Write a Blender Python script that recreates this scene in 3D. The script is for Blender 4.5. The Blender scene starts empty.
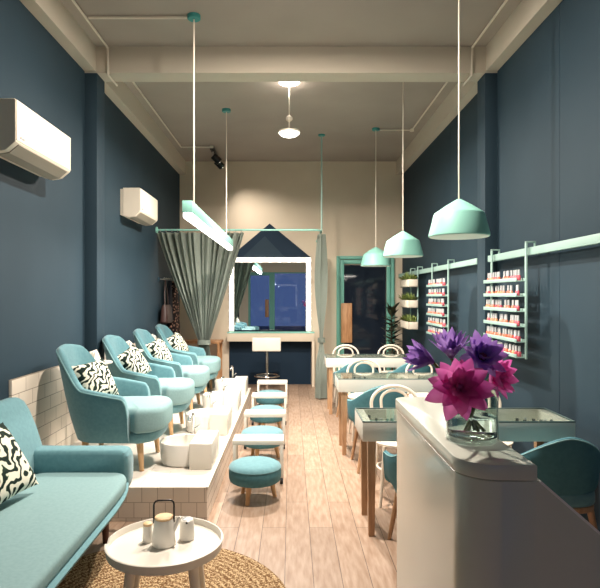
import bpy, bmesh, math, random
from mathutils import Vector, Matrix
random.seed(7)
S = bpy.context.scene
COL = S.collection
PI = math.pi
R = math.radians

# ------------------------------------------------------------------ materials
def lin(c):
    f = lambda v: v / 12.92 if v <= 0.04045 else ((v + 0.055) / 1.055) ** 2.4
    return tuple(f(v / 255.0) for v in c) + (1.0,)

def mat(name, rgb=(200, 200, 200), rough=0.5, metal=0.0, spec=0.5, emit=None, estr=0.0, coat=0.0):
    m = bpy.data.materials.new(name)
    m.use_nodes = True
    b = m.node_tree.nodes['Principled BSDF']
    b.inputs['Base Color'].default_value = lin(rgb)
    b.inputs['Roughness'].default_value = rough
    b.inputs['Metallic'].default_value = metal
    b.inputs['Specular IOR Level'].default_value = spec
    b.inputs['Coat Weight'].default_value = coat
    if emit:
        b.inputs['Emission Color'].default_value = lin(emit)
        b.inputs['Emission Strength'].default_value = estr
    return m

def nodes(m):
    t = m.node_tree
    return t, t.nodes['Principled BSDF']

def coords(t, scale=(1, 1, 1), rot=(0, 0, 0), loc=(0, 0, 0)):
    tc = t.nodes.new('ShaderNodeTexCoord')
    mp = t.nodes.new('ShaderNodeMapping')
    mp.inputs['Scale'].default_value = scale
    mp.inputs['Rotation'].default_value = rot
    mp.inputs['Location'].default_value = loc
    t.links.new(tc.outputs['Object'], mp.inputs['Vector'])
    return mp.outputs['Vector']

def add_bump(m, scale=60, strength=0.15, dist=0.004, mscale=(1, 1, 1)):
    t, b = nodes(m)
    n = t.nodes.new('ShaderNodeTexNoise')
    n.inputs['Scale'].default_value = scale
    n.inputs['Detail'].default_value = 4
    t.links.new(coords(t, mscale), n.inputs['Vector'])
    bp = t.nodes.new('ShaderNodeBump')
    bp.inputs['Strength'].default_value = strength
    bp.inputs['Distance'].default_value = dist
    t.links.new(n.outputs['Fac'], bp.inputs['Height'])
    t.links.new(bp.outputs['Normal'], b.inputs['Normal'])
    return m

def mottle(m, c1, c2, scale=3, detail=5, mscale=(1, 1, 1), lo=0.35, hi=0.65):
    t, b = nodes(m)
    n = t.nodes.new('ShaderNodeTexNoise')
    n.inputs['Scale'].default_value = scale
    n.inputs['Detail'].default_value = detail
    t.links.new(coords(t, mscale), n.inputs['Vector'])
    r = t.nodes.new('ShaderNodeValToRGB')
    r.color_ramp.elements[0].position = lo
    r.color_ramp.elements[1].position = hi
    r.color_ramp.elements[0].color = lin(c1)
    r.color_ramp.elements[1].color = lin(c2)
    t.links.new(n.outputs['Fac'], r.inputs['Fac'])
    t.links.new(r.outputs['Color'], b.inputs['Base Color'])
    return m

def brick_mat(name, c1, c2, cm, bw, bh, mortar, rot=(0, 0, 0), loc=(0, 0, 0), rough=0.4, offset=0.5, grain=None, spec=0.4, bump=0.3):
    m = mat(name, c1, rough, spec=spec)
    t, b = nodes(m)
    v = coords(t, (1, 1, 1), rot, loc)
    k = t.nodes.new('ShaderNodeTexBrick')
    k.offset = offset
    k.inputs['Color1'].default_value = lin(c1)
    k.inputs['Color2'].default_value = lin(c2)
    k.inputs['Mortar'].default_value = lin(cm)
    k.inputs['Scale'].default_value = 1.0
    k.inputs['Mortar Size'].default_value = mortar
    k.inputs['Mortar Smooth'].default_value = 0.2
    k.inputs['Bias'].default_value = 0.0
    k.inputs['Brick Width'].default_value = bw
    k.inputs['Row Height'].default_value = bh
    t.links.new(v, k.inputs['Vector'])
    out = k.outputs['Color']
    if grain:
        n = t.nodes.new('ShaderNodeTexNoise')
        n.inputs['Scale'].default_value = grain[0]
        n.inputs['Detail'].default_value = 6
        t.links.new(coords(t, grain[1]), n.inputs['Vector'])
        r = t.nodes.new('ShaderNodeValToRGB')
        r.color_ramp.elements[0].position = 0.3
        r.color_ramp.elements[1].position = 0.7
        r.color_ramp.elements[0].color = lin(grain[2])
        r.color_ramp.elements[1].color = lin((255, 255, 255))
        t.links.new(n.outputs['Fac'], r.inputs['Fac'])
        mx = t.nodes.new('ShaderNodeMix')
        mx.data_type = 'RGBA'
        mx.blend_type = 'MULTIPLY'
        mx.inputs['Factor'].default_value = 1.0
        t.links.new(out, mx.inputs[6])
        t.links.new(r.outputs['Color'], mx.inputs[7])
        out = mx.outputs[2]
    t.links.new(out, b.inputs['Base Color'])
    bp = t.nodes.new('ShaderNodeBump')
    bp.invert = True
    bp.inputs['Strength'].default_value = bump
    bp.inputs['Distance'].default_value = 0.002
    t.links.new(k.outputs['Fac'], bp.inputs['Height'])
    t.links.new(bp.outputs['Normal'], b.inputs['Normal'])
    return m

def thin_glass(name, rgb, refl=0.12, rough=0.02):
    m = bpy.data.materials.new(name)
    m.use_nodes = True
    t = m.node_tree
    t.nodes.clear()
    o = t.nodes.new('ShaderNodeOutputMaterial')
    tr = t.nodes.new('ShaderNodeBsdfTransparent')
    tr.inputs['Color'].default_value = lin(rgb)
    g = t.nodes.new('ShaderNodeBsdfGlossy')
    g.inputs['Roughness'].default_value = rough
    mx = t.nodes.new('ShaderNodeMixShader')
    lw = t.nodes.new('ShaderNodeLayerWeight')
    lw.inputs['Blend'].default_value = 0.5
    fr = t.nodes.new('ShaderNodeMath')
    fr.operation = 'POWER'
    fr.inputs[1].default_value = 5.0
    t.links.new(lw.outputs['Facing'], fr.inputs[0])
    mt = t.nodes.new('ShaderNodeMath')
    mt.operation = 'ADD'
    mt.inputs[1].default_value = refl
    t.links.new(fr.outputs[0], mt.inputs[0])
    t.links.new(mt.outputs[0], mx.inputs[0])
    t.links.new(tr.outputs[0], mx.inputs[1])
    t.links.new(g.outputs[0], mx.inputs[2])
    t.links.new(mx.outputs[0], o.inputs[0])
    return m

M = {}
M['navy'] = add_bump(mottle(mat('navy_paint', (43, 61, 72), 0.65, spec=0.2), (41, 59, 70), (46, 64, 75), 1.2), 120, 0.04)
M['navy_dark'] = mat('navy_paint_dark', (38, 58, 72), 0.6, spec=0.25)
M['navy_house'] = mat('house_navy', (26, 46, 64), 0.6, spec=0.2)
M['cream'] = add_bump(mottle(mat('cream_paint', (226, 212, 190), 0.7, spec=0.2), (223, 209, 187), (229, 216, 195), 1.5), 120, 0.04)
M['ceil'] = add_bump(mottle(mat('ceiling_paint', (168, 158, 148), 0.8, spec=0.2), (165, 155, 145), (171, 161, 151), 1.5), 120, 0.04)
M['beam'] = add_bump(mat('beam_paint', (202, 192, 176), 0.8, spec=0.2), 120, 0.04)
M['wood_floor'] = brick_mat('oak_floor', (186, 162, 142), (164, 142, 124), (100, 82, 68), 1.25, 0.157, 0.0022,
                            rot=(0, 0, PI / 2), loc=(0, 0.034, 0), rough=0.42, offset=0.37,
                            grain=(7, (6.0, 0.9, 1), (214, 200, 188)), bump=0.2)
tl = ((238, 230, 219), (230, 221, 209), (176, 164, 150))
M['tile_front'] = brick_mat('tile_front', *tl, 0.108, 0.106, 0.0022, rot=(R(-90), 0, 0), loc=(0, 0.082, 0), rough=0.3)
M['tile_side'] = brick_mat('tile_side', (232, 223, 210), (224, 214, 200), (160, 142, 124), 0.30, 0.0787, 0.005, rot=(R(-90), R(-90), 0), rough=0.3)
M['tile_top'] = brick_mat('tile_top', (228, 220, 209), (223, 214, 203), (200, 189, 176), 0.30, 0.15, 0.0024, rough=0.3)
M['tile_wall'] = brick_mat('tile_wall', (226, 214, 198), (218, 206, 190), (150, 136, 120), 0.21, 0.1072, 0.003, rot=(R(-90), R(-90), 0), rough=0.35)
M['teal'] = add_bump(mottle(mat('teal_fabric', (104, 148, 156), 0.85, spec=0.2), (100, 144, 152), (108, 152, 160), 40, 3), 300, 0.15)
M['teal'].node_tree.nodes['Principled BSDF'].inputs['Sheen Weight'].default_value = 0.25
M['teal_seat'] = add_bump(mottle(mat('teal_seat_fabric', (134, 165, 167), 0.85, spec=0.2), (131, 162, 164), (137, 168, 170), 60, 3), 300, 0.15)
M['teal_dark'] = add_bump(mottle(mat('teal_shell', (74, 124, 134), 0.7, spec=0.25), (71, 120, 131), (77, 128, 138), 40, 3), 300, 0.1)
M['piping'] = mat('teal_piping', (140, 184, 188), 0.8, spec=0.2)
M['mint'] = mat('mint_metal', (146, 208, 194), 0.5)
M['mint_pale'] = mat('mint_pale', (158, 190, 182), 0.5)
M['frame_teal'] = mat('door_teal', (120, 192, 176), 0.5)
M['canopy'] = mat('canopy_teal', (60, 150, 145), 0.5)
M['white'] = add_bump(mat('white_lacquer', (232, 226, 214), 0.35), 30, 0.02)
M['gloss_white'] = mat('counter_lacquer', (217, 219, 206), 0.24, coat=0.2)
M['matt_white'] = mat('matt_white', (236, 226, 210), 0.5)
M['ceramic'] = add_bump(mat('ceramic', (236, 232, 224), 0.3), 20, 0.05)
M['acwhite'] = mat('ac_plastic', (242, 230, 212), 0.65)
M['acgrey'] = mat('ac_vent', (168, 158, 142), 0.5)
M['black'] = mat('black_metal', (18, 18, 20), 0.35)
M['rubber'] = mat('black_rubber', (24, 24, 26), 0.6)
M['chrome'] = mat('chrome', (220, 220, 220), 0.12, 1.0)
M['steel'] = mat('steel', (190, 190, 186), 0.3, 1.0)
M['oak'] = mottle(mat('oak_leg', (206, 168, 124), 0.5), (190, 150, 106), (216, 178, 134), 8, 5, (8, 8, 1))
M['oak_dark'] = mottle(mat('brown_leg', (186, 146, 110), 0.5), (176, 136, 100), (196, 156, 120), 8, 5, (8, 8, 1))
M['walnut'] = mat('walnut_leg', (88, 52, 36), 0.5)
M['lid_wood'] = mottle(mat('lid_wood', (226, 190, 142), 0.5), (218, 180, 132), (234, 200, 152), 6, 5, (10, 30, 1))
M['handle_wood'] = mottle(mat('handle_wood', (190, 142, 98), 0.5), (176, 126, 84), (204, 156, 112), 6, 5, (10, 10, 1))
M['curtain'] = add_bump(mat('curtain_fabric', (164, 174, 164), 0.9, spec=0.1), 200, 0.1)
M['mirror'] = mat('mirror_silver', (210, 218, 224), 0.0, 1.0)
M['glow'] = mat('bulb_glow', (255, 255, 255), 0.5, emit=(255, 246, 232), estr=5.0)
M['glowframe'] = mat('lit_frame', (255, 252, 246), 0.5, emit=(255, 240, 220), estr=0.7)
M['lens'] = mat('lamp_lens', (255, 255, 255), 0.5, emit=(255, 250, 242), estr=6.0)
M['tube'] = mat('tube_lens', (255, 255, 255), 0.5, emit=(255, 250, 244), estr=4.0)
M['shade_in'] = mat('shade_inside', (214, 232, 220), 0.6, emit=(235, 240, 225), estr=0.10)
M['dark_glass'] = mat('dark_glass', (30, 38, 50), 0.06, spec=0.5)
M['cord'] = mat('cord_white', (226, 216, 200), 0.5)
M['tray_glass'] = thin_glass('tray_glass', (246, 250, 248), 0.03)
M['win_glass'] = thin_glass('window_glass', (176, 192, 226), 0.04)
M['tray_in'] = mat('tray_inside', (208, 218, 210), 0.4)
M['edge_dark'] = mat('tray_edge', (96, 116, 112), 0.3)
M['cap'] = mat('bottle_cap', (206, 208, 210), 0.3, 0.1)
M['capdark'] = mat('bottle_cap_dark', (26, 30, 30), 0.3)
M['coral'] = mat('polish_coral', (226, 122, 96), 0.25)
M['peach'] = mat('polish_peach', (234, 164, 122), 0.25)
M['pink'] = mat('polish_pink', (214, 96, 110), 0.25)
M['nude'] = mat('polish_nude', (222, 150, 128), 0.25)
M['dkbottle'] = mat('polish_dark', (34, 46, 44), 0.2)
M['palebottle'] = mat('polish_pale', (178, 186, 178), 0.2)
M['grass'] = mottle(mat('grass_leaf', (96, 116, 48), 0.6), (70, 92, 34), (128, 142, 66), 12)
M['rubberleaf'] = mottle(mat('rubber_leaf', (34, 50, 40), 0.35), (26, 40, 34), (84, 84, 62), 9)
M['stem'] = mat('plant_stem', (84, 96, 48), 0.6)
M['bark'] = mat('bark', (74, 56, 40), 0.8)
M['soil'] = add_bump(mat('soil', (50, 38, 30), 0.95), 80, 0.5)
M['pot'] = mat('pot_white', (214, 204, 188), 0.5)
def petal_mat(name, rgb, c1, c2):
    m = mottle(mat(name, rgb, 0.55, spec=0.2), c1, c2, 14)
    t, b = nodes(m)
    src = b.inputs['Base Color'].links[0].from_socket
    tr = t.nodes.new('ShaderNodeBsdfTranslucent')
    mx = t.nodes.new('ShaderNodeMixShader')
    mx.inputs[0].default_value = 0.6
    t.links.new(src, tr.inputs['Color'])
    t.links.new(b.outputs[0], mx.inputs[1]); t.links.new(tr.outputs[0], mx.inputs[2])
    t.links.new(mx.outputs[0], t.nodes['Material Output'].inputs['Surface'])
    return m
M['violet'] = petal_mat('petal_violet', (164, 124, 206), (154, 110, 198), (188, 152, 222))
M['magenta'] = petal_mat('petal_magenta', (226, 110, 190), (216, 92, 178), (238, 138, 204))
M['fl_core'] = mat('flower_core', (120, 34, 84), 0.7)
M['napkin'] = mat('towel_white', (240, 234, 222), 0.9)
M['brownbag'] = mat('brown_leather', (60, 38, 34), 0.5)
M['darkcloth'] = mat('dark_cloth', (34, 36, 48), 0.9)
M['navyface'] = M['navy']
M['outside'] = mat('outside_paving', (70, 78, 96), 0.9)

def leaf_print():
    m = mat('leaf_print', (232, 226, 208), 0.85, spec=0.15)
    t, b = nodes(m)
    w = t.nodes.new('ShaderNodeTexWave')
    w.wave_type = 'BANDS'
    w.bands_direction = 'DIAGONAL'
    w.inputs['Scale'].default_value = 9.0
    w.inputs['Distortion'].default_value = 14.0
    w.inputs['Detail'].default_value = 2.0
    w.inputs['Detail Scale'].default_value = 1.3
    t.links.new(coords(t, (1, 1, 0.2)), w.inputs['Vector'])
    r = t.nodes.new('ShaderNodeValToRGB')
    r.color_ramp.interpolation = 'LINEAR'
    e = r.color_ramp.elements
    e[0].position = 0.0; e[0].color = lin((26, 40, 36))
    e[1].position = 0.40; e[1].color = lin((40, 58, 48))
    x = e.new(0.47); x.color = lin((120, 148, 112))
    x = e.new(0.53); x.color = lin((238, 232, 214))
    t.links.new(w.outputs['Fac'], r.inputs['Fac'])
    t.links.new(r.outputs['Color'], b.inputs['Base Color'])
    return m
M['leafprint'] = leaf_print()

def leopard():
    m = mat('leopard_print', (150, 120, 100), 0.9)
    t, b = nodes(m)
    v = t.nodes.new('ShaderNodeTexVoronoi')
    v.inputs['Scale'].default_value = 22
    t.links.new(coords(t), v.inputs['Vector'])
    r = t.nodes.new('ShaderNodeValToRGB')
    r.color_ramp.elements[0].position = 0.28; r.color_ramp.elements[0].color = lin((206, 160, 138))
    r.color_ramp.elements[1].position = 0.42; r.color_ramp.elements[1].color = lin((46, 32, 34))
    t.links.new(v.outputs['Distance'], r.inputs['Fac'])
    t.links.new(r.outputs['Color'], b.inputs['Base Color'])
    return m
M['leopard'] = leopard()

def jute():
    m = mat('jute', (176, 136, 88), 0.95, spec=0.1)
    t, b = nodes(m)
    v = coords(t)
    w = t.nodes.new('ShaderNodeTexVoronoi')
    w.inputs['Scale'].default_value = 95
    t.links.new(v, w.inputs['Vector'])
    n = t.nodes.new('ShaderNodeTexWave')
    n.wave_type = 'RINGS'; n.rings_direction = 'Z'
    n.inputs['Scale'].default_value = 9
    n.inputs['Distortion'].default_value = 4
    n.inputs['Detail'].default_value = 3
    n.inputs['Detail Scale'].default_value = 9
    t.links.new(v, n.inputs['Vector'])
    a = t.nodes.new('ShaderNodeMath'); a.operation = 'MULTIPLY_ADD'
    a.inputs[1].default_value = 0.28
    t.links.new(n.outputs['Fac'], a.inputs[0]); t.links.new(w.outputs['Distance'], a.inputs[2])
    r = t.nodes.new('ShaderNodeValToRGB')
    r.color_ramp.elements[0].position = 0.2; r.color_ramp.elements[0].color = lin((222, 194, 152))
    r.color_ramp.elements[1].position = 0.85; r.color_ramp.elements[1].color = lin((112, 82, 54))
    t.links.new(a.outputs[0], r.inputs['Fac'])
    t.links.new(r.outputs['Color'], b.inputs['Base Color'])
    bp = t.nodes.new('ShaderNodeBump'); bp.invert = True; bp.inputs['Strength'].default_value = 0.8; bp.inputs['Distance'].default_value = 0.01
    t.links.new(a.outputs[0], bp.inputs['Height'])
    t.links.new(bp.outputs['Normal'], b.inputs['Normal'])
    return m
M['jute'] = jute()

def real_glass(name, rgb, ior=1.45):
    m = mat(name, rgb, 0.0)
    b = m.node_tree.nodes['Principled BSDF']
    b.inputs['Transmission Weight'].default_value = 1.0
    b.inputs['IOR'].default_value = ior
    return m
M['lit_edge_white'] = mat('trim_white', (246, 244, 238), 0.5)
M['vase'] = thin_glass('vase_glass', (245, 250, 248), 0.06)
M['water'] = real_glass('water', (244, 250, 248), 1.33)

# ------------------------------------------------------------------ geometry helpers
def new():
    return bmesh.new()

def box(bm, x0, x1, y0, y1, z0, z1, bev=0.0, seg=2, mi=0):
    t = bmesh.new()
    bmesh.ops.create_cube(t, size=1.0)
    for v in t.verts:
        v.co = Vector(((x0 + x1) / 2 + v.co.x * (x1 - x0), (y0 + y1) / 2 + v.co.y * (y1 - y0), (z0 + z1) / 2 + v.co.z * (z1 - z0)))
    if bev > 0:
        bmesh.ops.bevel(t, geom=list(t.edges), offset=bev, segments=seg, profile=0.5, affect='EDGES')
    for f in t.faces:
        f.material_index = mi
    merge(bm, t)
    return bm

def merge(bm, t, mx=None):
    if mx is not None:
        bmesh.ops.transform(t, matrix=mx, verts=t.verts)
    me = bpy.data.meshes.new('tmp')
    t.to_mesh(me)
    t.free()
    bm.from_mesh(me)
    bpy.data.meshes.remove(me)

def loft(bm, loops, closed=True, cap0=True, cap1=True, mi=0):
    rows = [[bm.verts.new(p) for p in l] for l in loops]
    n = len(rows[0])
    for a, b in zip(rows[:-1], rows[1:]):
        for i in range(n if closed else n - 1):
            j = (i + 1) % n
            f = bm.faces.new((a[i], a[j], b[j], b[i])); f.material_index = mi
    if cap0 and closed:
        f = bm.faces.new(list(reversed(rows[0]))); f.material_index = mi
    if cap1 and closed:
        f = bm.faces.new(rows[-1]); f.material_index = mi
    return rows

def frame_of(d):
    d = d.normalized()
    a = Vector((0, 0, 1)) if abs(d.z) < 0.9 else Vector((1, 0, 0))
    u = d.cross(a).normalized()
    return u, u.cross(d).normalized()

def tube(bm, pts, r, seg=8, closed=False, mi=0):
    pts = [Vector(p) for p in pts]
    n = len(pts)
    rs = r if isinstance(r, (list, tuple)) else [r] * n
    loops = []
    u = None
    for i, p in enumerate(pts):
        if closed:
            d = pts[(i + 1) % n] - pts[i - 1]
        else:
            d = pts[min(i + 1, n - 1)] - pts[max(i - 1, 0)]
        d.normalize()
        if u is None:
            u, w = frame_of(d)
        else:
            u = (u - d * u.dot(d)).normalized()
            w = u.cross(d).normalized()
        loops.append([p + (u * math.cos(k * 2 * PI / seg) + w * math.sin(k * 2 * PI / seg)) * rs[i] for k in range(seg)])
    if closed:
        loops.append(loops[0])
        loft(bm, loops, True, False, False, mi)
        bmesh.ops.remove_doubles(bm, verts=bm.verts, dist=1e-5)
    else:
        loft(bm, loops, True, True, True, mi)
    return bm

def cyl(bm, p0, p1, r0, r1=None, seg=16, mi=0):
    return tube(bm, [p0, p1], [r0, r0 if r1 is None else r1], seg, mi=mi)

def lathe(bm, prof, seg=32, c=(0, 0, 0), mi=0):
    loops = []
    for r, z in prof:
        r = max(r, 1e-4)
        loops.append([Vector((c[0] + r * math.cos(k * 2 * PI / seg), c[1] + r * math.sin(k * 2 * PI / seg), c[2] + z)) for k in range(seg)])
    loft(bm, loops, True, True, True, mi)
    return bm

def arc(cx, cy, r, a0, a1, n):
    return [(cx + r * math.cos(a0 + (a1 - a0) * i / n), cy + r * math.sin(a0 + (a1 - a0) * i / n)) for i in range(n + 1)]

def superellipse(a, b, n=4, seg=48, cx=0, cy=0):
    out = []
    for k in range(seg):
        t = k * 2 * PI / seg
        c, s = math.cos(t), math.sin(t)
        out.append((cx + a * math.copysign(abs(c) ** (2 / n), c), cy + b * math.copysign(abs(s) ** (2 / n), s)))
    return out

def soft_prism(bm, plan, z0, z1, r, dome=0.0, steps=4, rb=None, mi=0):
    """plan outline (counter-clockwise) with rounded top and bottom edges and a domed top"""
    rb = r if rb is None else rb
    n = len(plan)
    cx = sum(p[0] for p in plan) / n
    cy = sum(p[1] for p in plan) / n
    nr = []
    for i in range(n):
        a, b = plan[i - 1], plan[(i + 1) % n]
        d = Vector((b[1] - a[1], -(b[0] - a[0])))
        d = d.normalized() if d.length > 1e-9 else Vector((0, 0))
        nr.append(d)
    loops = []
    for k in range(steps + 1):
        a = PI / 2 * k / steps
        ins = rb * (1 - math.sin(a)); z = z0 + rb * (1 - math.cos(a))
        loops.append([Vector((p[0] - d.x * ins, p[1] - d.y * ins, z)) for p, d in zip(plan, nr)])
    for k in range(steps + 1):
        a = PI / 2 * k / steps
        ins = r * (1 - math.cos(a)); z = z1 - r + r * math.sin(a)
        loops.append([Vector((p[0] - d.x * ins, p[1] - d.y * ins, z)) for p, d in zip(plan, nr)])
    top = loops[-1]
    if dome:
        for k in range(1, 8):
            s = 1 - k / 8.0
            loops.append([Vector((cx + (p.x - cx) * s, cy + (p.y - cy) * s, z1 + dome * (1 - s * s))) for p in top])
    loft(bm, loops, True, True, True, mi)
    return bm

def prism(bm, outline, axis, a0, a1, mi=0, bev=0.0):
    """outline in the two other axes, extruded along axis ('x','y','z')"""
    def P(u, v, w):
        return {'x': Vector((w, u, v)), 'y': Vector((u, w, v)), 'z': Vector((u, v, w))}[axis]
    t = bmesh.new()
    loft(t, [[P(u, v, a0) for u, v in outline], [P(u, v, a1) for u, v in outline]], True, True, True, mi)
    bmesh.ops.recalc_face_normals(t, faces=t.faces)
    if bev:
        bmesh.ops.bevel(t, geom=list(t.edges), offset=bev, segments=2, profile=0.5, affect='EDGES')
    for f in t.faces:
        f.material_index = mi
    merge(bm, t)
    return bm

def obj(name, bm, mats, parent=None, loc=None, smooth=40, recalc=True):
    if recalc:
        bmesh.ops.recalc_face_normals(bm, faces=bm.faces)
    me = bpy.data.meshes.new(name)
    bm.to_mesh(me)
    bm.free()
    for m in (mats if isinstance(mats, (list, tuple)) else [mats]):
        me.materials.append(M[m] if isinstance(m, str) else m)
    if smooth:
        for p in me.polygons:
            p.use_smooth = True
        me.set_sharp_from_angle(angle=R(smooth))
    o = bpy.data.objects.new(name, me)
    COL.objects.link(o)
    if parent:
        o.parent = parent
    if loc:
        o.location = loc
    return o

def tag(o, label, cat, group=None):
    o['label'] = label
    o['category'] = cat
    if group:
        o['group'] = group
    return o

def thing(name, label, cat, loc=(0, 0, 0), rz=0.0, group=None):
    o = bpy.data.objects.new(name, None)
    o.empty_display_size = 0.1
    COL.objects.link(o)
    o.location = loc
    o.rotation_euler = (0, 0, rz)
    return tag(o, label, cat, group)

def struct(name, bm, mats, parent=None, smooth=40):
    o = obj(name, bm, mats, parent, smooth=smooth)
    if not parent:
        o['kind'] = 'structure'
    return o

KIDS = {}
def children(o):
    return [c for c in bpy.data.objects if c.parent == o]

def dup(root, loc, label, rz=None, group=None):
    r = root.copy(); COL.objects.link(r); r.location = loc
    if rz is not None:
        r.rotation_euler = (0, 0, rz)
    r['label'] = label
    if group:
        r['group'] = group
    for ch in children(root):
        c = ch.copy(); COL.objects.link(c); c.parent = r
        for g in children(ch):
            d = g.copy(); COL.objects.link(d); d.parent = c
    return r

# ------------------------------------------------------------------ the room (x right, y into the room, z up; metres)
XW, YB, YF, ZC = 1.96, 9.86, -1.6, 3.92
struct('floor', box(new(), -XW - .1, XW + .1, YF - .1, YB + .1, -0.1, 0), 'wood_floor')
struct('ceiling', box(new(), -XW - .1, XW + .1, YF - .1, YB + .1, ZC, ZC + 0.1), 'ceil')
struct('wall_left', box(new(), -XW - .12, -XW, YF, YB, 0, ZC), 'navy')
struct('wall_right', box(new(), XW, XW + .12, YF, YB, 0, ZC), 'navy')
struct('wall_back', box(new(), -XW - .12, XW + .12, YB, YB + .12, 0, ZC), 'cream')
# panel seams on the right wall
b = new()
for y in (3.05, 4.09, 6.9):
    box(b, XW - 0.0015, XW + 0.01, y - 0.003, y + 0.003, 0, 3.68)
struct('trim_1', b, 'navy_dark')
# shop front behind the camera: plaster over full-height glazing with mint frame
b = new()
box(b, -XW, XW, YF - .12, YF, 2.45, ZC)
box(b, -XW, -1.62, YF - .12, YF, 0, 2.45)
box(b, 1.72, XW, YF - .12, YF, 0, 2.45)
struct('wall_front', b, 'cream')
w = struct('window_1', box(new(), -0.62, 1.68, YF - .07, YF - .05, 0.1, 2.41), 'win_glass')
b = new()
box(b, -0.68, -0.62, YF - .1, YF - .02, 0, 2.45); box(b, 1.68, 1.72, YF - .1, YF - .02, 0, 2.45)
box(b, -0.62, 1.68, YF - .1, YF - .02, 0, 0.1); box(b, -0.62, 1.68, YF - .1, YF - .02, 2.41, 2.45)
struct('window_frame', b, 'frame_teal', w)
d2 = struct('door_2', box(new(), -1.56, -0.82, YF - .07, YF - .05, 0.12, 2.33), 'win_glass')
b = new()
box(b, -1.62, -1.54, YF - .1, YF - .02, 0, 2.45); box(b, -0.82, -0.68, YF - .1, YF + .01, 0, 2.45)
box(b, -1.54, -0.82, YF - .1, YF - .02, 0, 0.12); box(b, -1.54, -0.82, YF - .1, YF - .02, 2.33, 2.45)
struct('door_frame', b, 'frame_teal', d2)
struct('door_handle', box(new(), -0.98, -0.84, YF, YF + .05, 0.75, 1.42, 0.01), 'handle_wood', d2)
struct('pavement', box(new(), -6, 6, YF - 8, YF - .12, -0.12, -0.02), 'outside')

# columns and beams
for i, s in enumerate((-1, 1)):
    struct('trim_%d' % (2 + i), box(new(), *sorted((s * 1.843, s * (XW + .02))), 5.32, 5.54, 0, 3.67, 0.004), 'navy')
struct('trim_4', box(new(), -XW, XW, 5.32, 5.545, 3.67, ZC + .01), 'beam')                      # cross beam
for i, s in enumerate((-1, 1)):
    b = new()
    for y0, y1 in ((YF, 5.32), (5.545, YB)):
        box(b, *sorted((s * 1.852, s * (XW + .01))), y0, y1, 3.685, ZC + .005)
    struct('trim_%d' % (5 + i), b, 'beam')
# tiled wainscot along the left wall behind the treatment chairs
b = new()
box(b, -XW - .01, -1.938, 3.89, 5.32, 0, 0.965, 0.003)
box(b, -XW - .01, -1.938, 5.54, 8.1, 0, 0.965, 0.003)
struct('trim_7', b, 'tile_wall')

# house shaped navy panel behind the mirror, down to the floor
HX0, HX1, HXA = -1.085, 0.352, -0.375
hp = [(HX0, 0), (HX1, 0), (HX1, 2.225), (HXA, 2.822), (HX0, 2.225)]
struct('trim_8', prism(new(), hp, 'y', YB - 0.03, YB + 0.005), 'navy_house')
# soft lamp light on the house panel's gable, painted as a paler triangle
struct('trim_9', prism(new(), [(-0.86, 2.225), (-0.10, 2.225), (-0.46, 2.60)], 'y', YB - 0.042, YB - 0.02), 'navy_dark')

# tiled platform
b = new()
PX = -0.575
box(b, -XW, PX, 3.85, 8.0, 0, 0.236, 0.004, 1)
for f in b.faces:
    n = f.normal
    f.material_index = 2 if abs(n.z) > .7 else (0 if abs(n.y) > .7 else 1)
platform = struct('platform', b, ['tile_front', 'tile_side', 'tile_top'], smooth=0)
struct('edge_strip', box(new(), PX - .012, PX + .006, 3.85, 8.0, 0.218, 0.239, 0.002), 'white', platform)

# teal framed glass door at the back right
d1 = struct('door_1', box(new(), 0.925, 1.665, YB - 0.028, YB - 0.018, 0.1, 2.095), 'dark_glass')
def rect_frame(b, x0, x1, z0, z1, wdt, y0, y1, bottom=True, bev=0.004):
    box(b, x0, x0 + wdt, y0, y1, z0, z1, bev); box(b, x1 - wdt, x1, y0, y1, z0, z1, bev)
    box(b, x0 + wdt, x1 - wdt, y0, y1, z1 - wdt, z1, bev)
    if bottom:
        box(b, x0 + wdt, x1 - wdt, y0, y1, z0, z0 + wdt, bev)
b = new(); rect_frame(b, 0.80, 1.81, 0, 2.25, 0.055, YB - 0.06, YB + .005, False)
struct('door_frame', b, 'frame_teal', d1)
b = new(); rect_frame(b, 0.862, 1.745, 0.0, 2.185, 0.068, YB - 0.045, YB - .005)
struct('door_leaf', b, 'frame_teal', d1)
struct('door_handle', box(new(), 0.872, 1.065, YB - .12, YB - .06, 0.735, 1.425, 0.012), 'handle_wood', d1)

# ------------------------------------------------------------------ ceiling conduits
def conduit(label, pts, lamp_at):
    t = thing('ceiling_conduit', label, 'conduit', pts[0])
    o = Vector(pts[0])
    obj('pipe', tube(new(), [Vector(p) - o for p in pts], 0.011, 6), 'cord', t)
    b = new()
    for p in lamp_at:
        q = Vector(p) - o
        cyl(b, q + Vector((0, 0, 0.012)), q - Vector((0, 0, 0.02)), 0.03, 0.03, 12)
    obj('junction_box', b, 'cord', t)
conduit('white conduit along the ceiling above the air conditioners, ending at the twin spotlight',
        [(-1.73, 1.5, 3.895), (-1.73, 5.28, 3.895), (-1.73, 5.30, 3.64), (-1.73, 5.56, 3.64), (-1.73, 5.58, 3.895), (-1.73, 8.82, 3.895), (-1.25, 8.82, 3.895)],
        [(-1.25, 8.82, 3.90)])
conduit('white conduit along the ceiling above the polish racks, ending at a pendant lamp',
        [(1.71, 1.5, 3.895), (1.71, 5.28, 3.895), (1.71, 5.30, 3.64), (1.71, 5.56, 3.64), (1.71, 5.58, 3.895), (1.71, 7.92, 3.895), (1.26, 7.92, 3.895)],
        [(1.71, 7.92, 3.90)])
b = new()
tube(b, [(0, 0, 0), (0.90, 0, 0)], 0.010, 6)
tag(obj('conduit_branch', b, 'cord', loc=(-1.71, 4.73, 3.9)), 'short white conduit branch running to the teal rose of the linear lamp', 'conduit')

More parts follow.
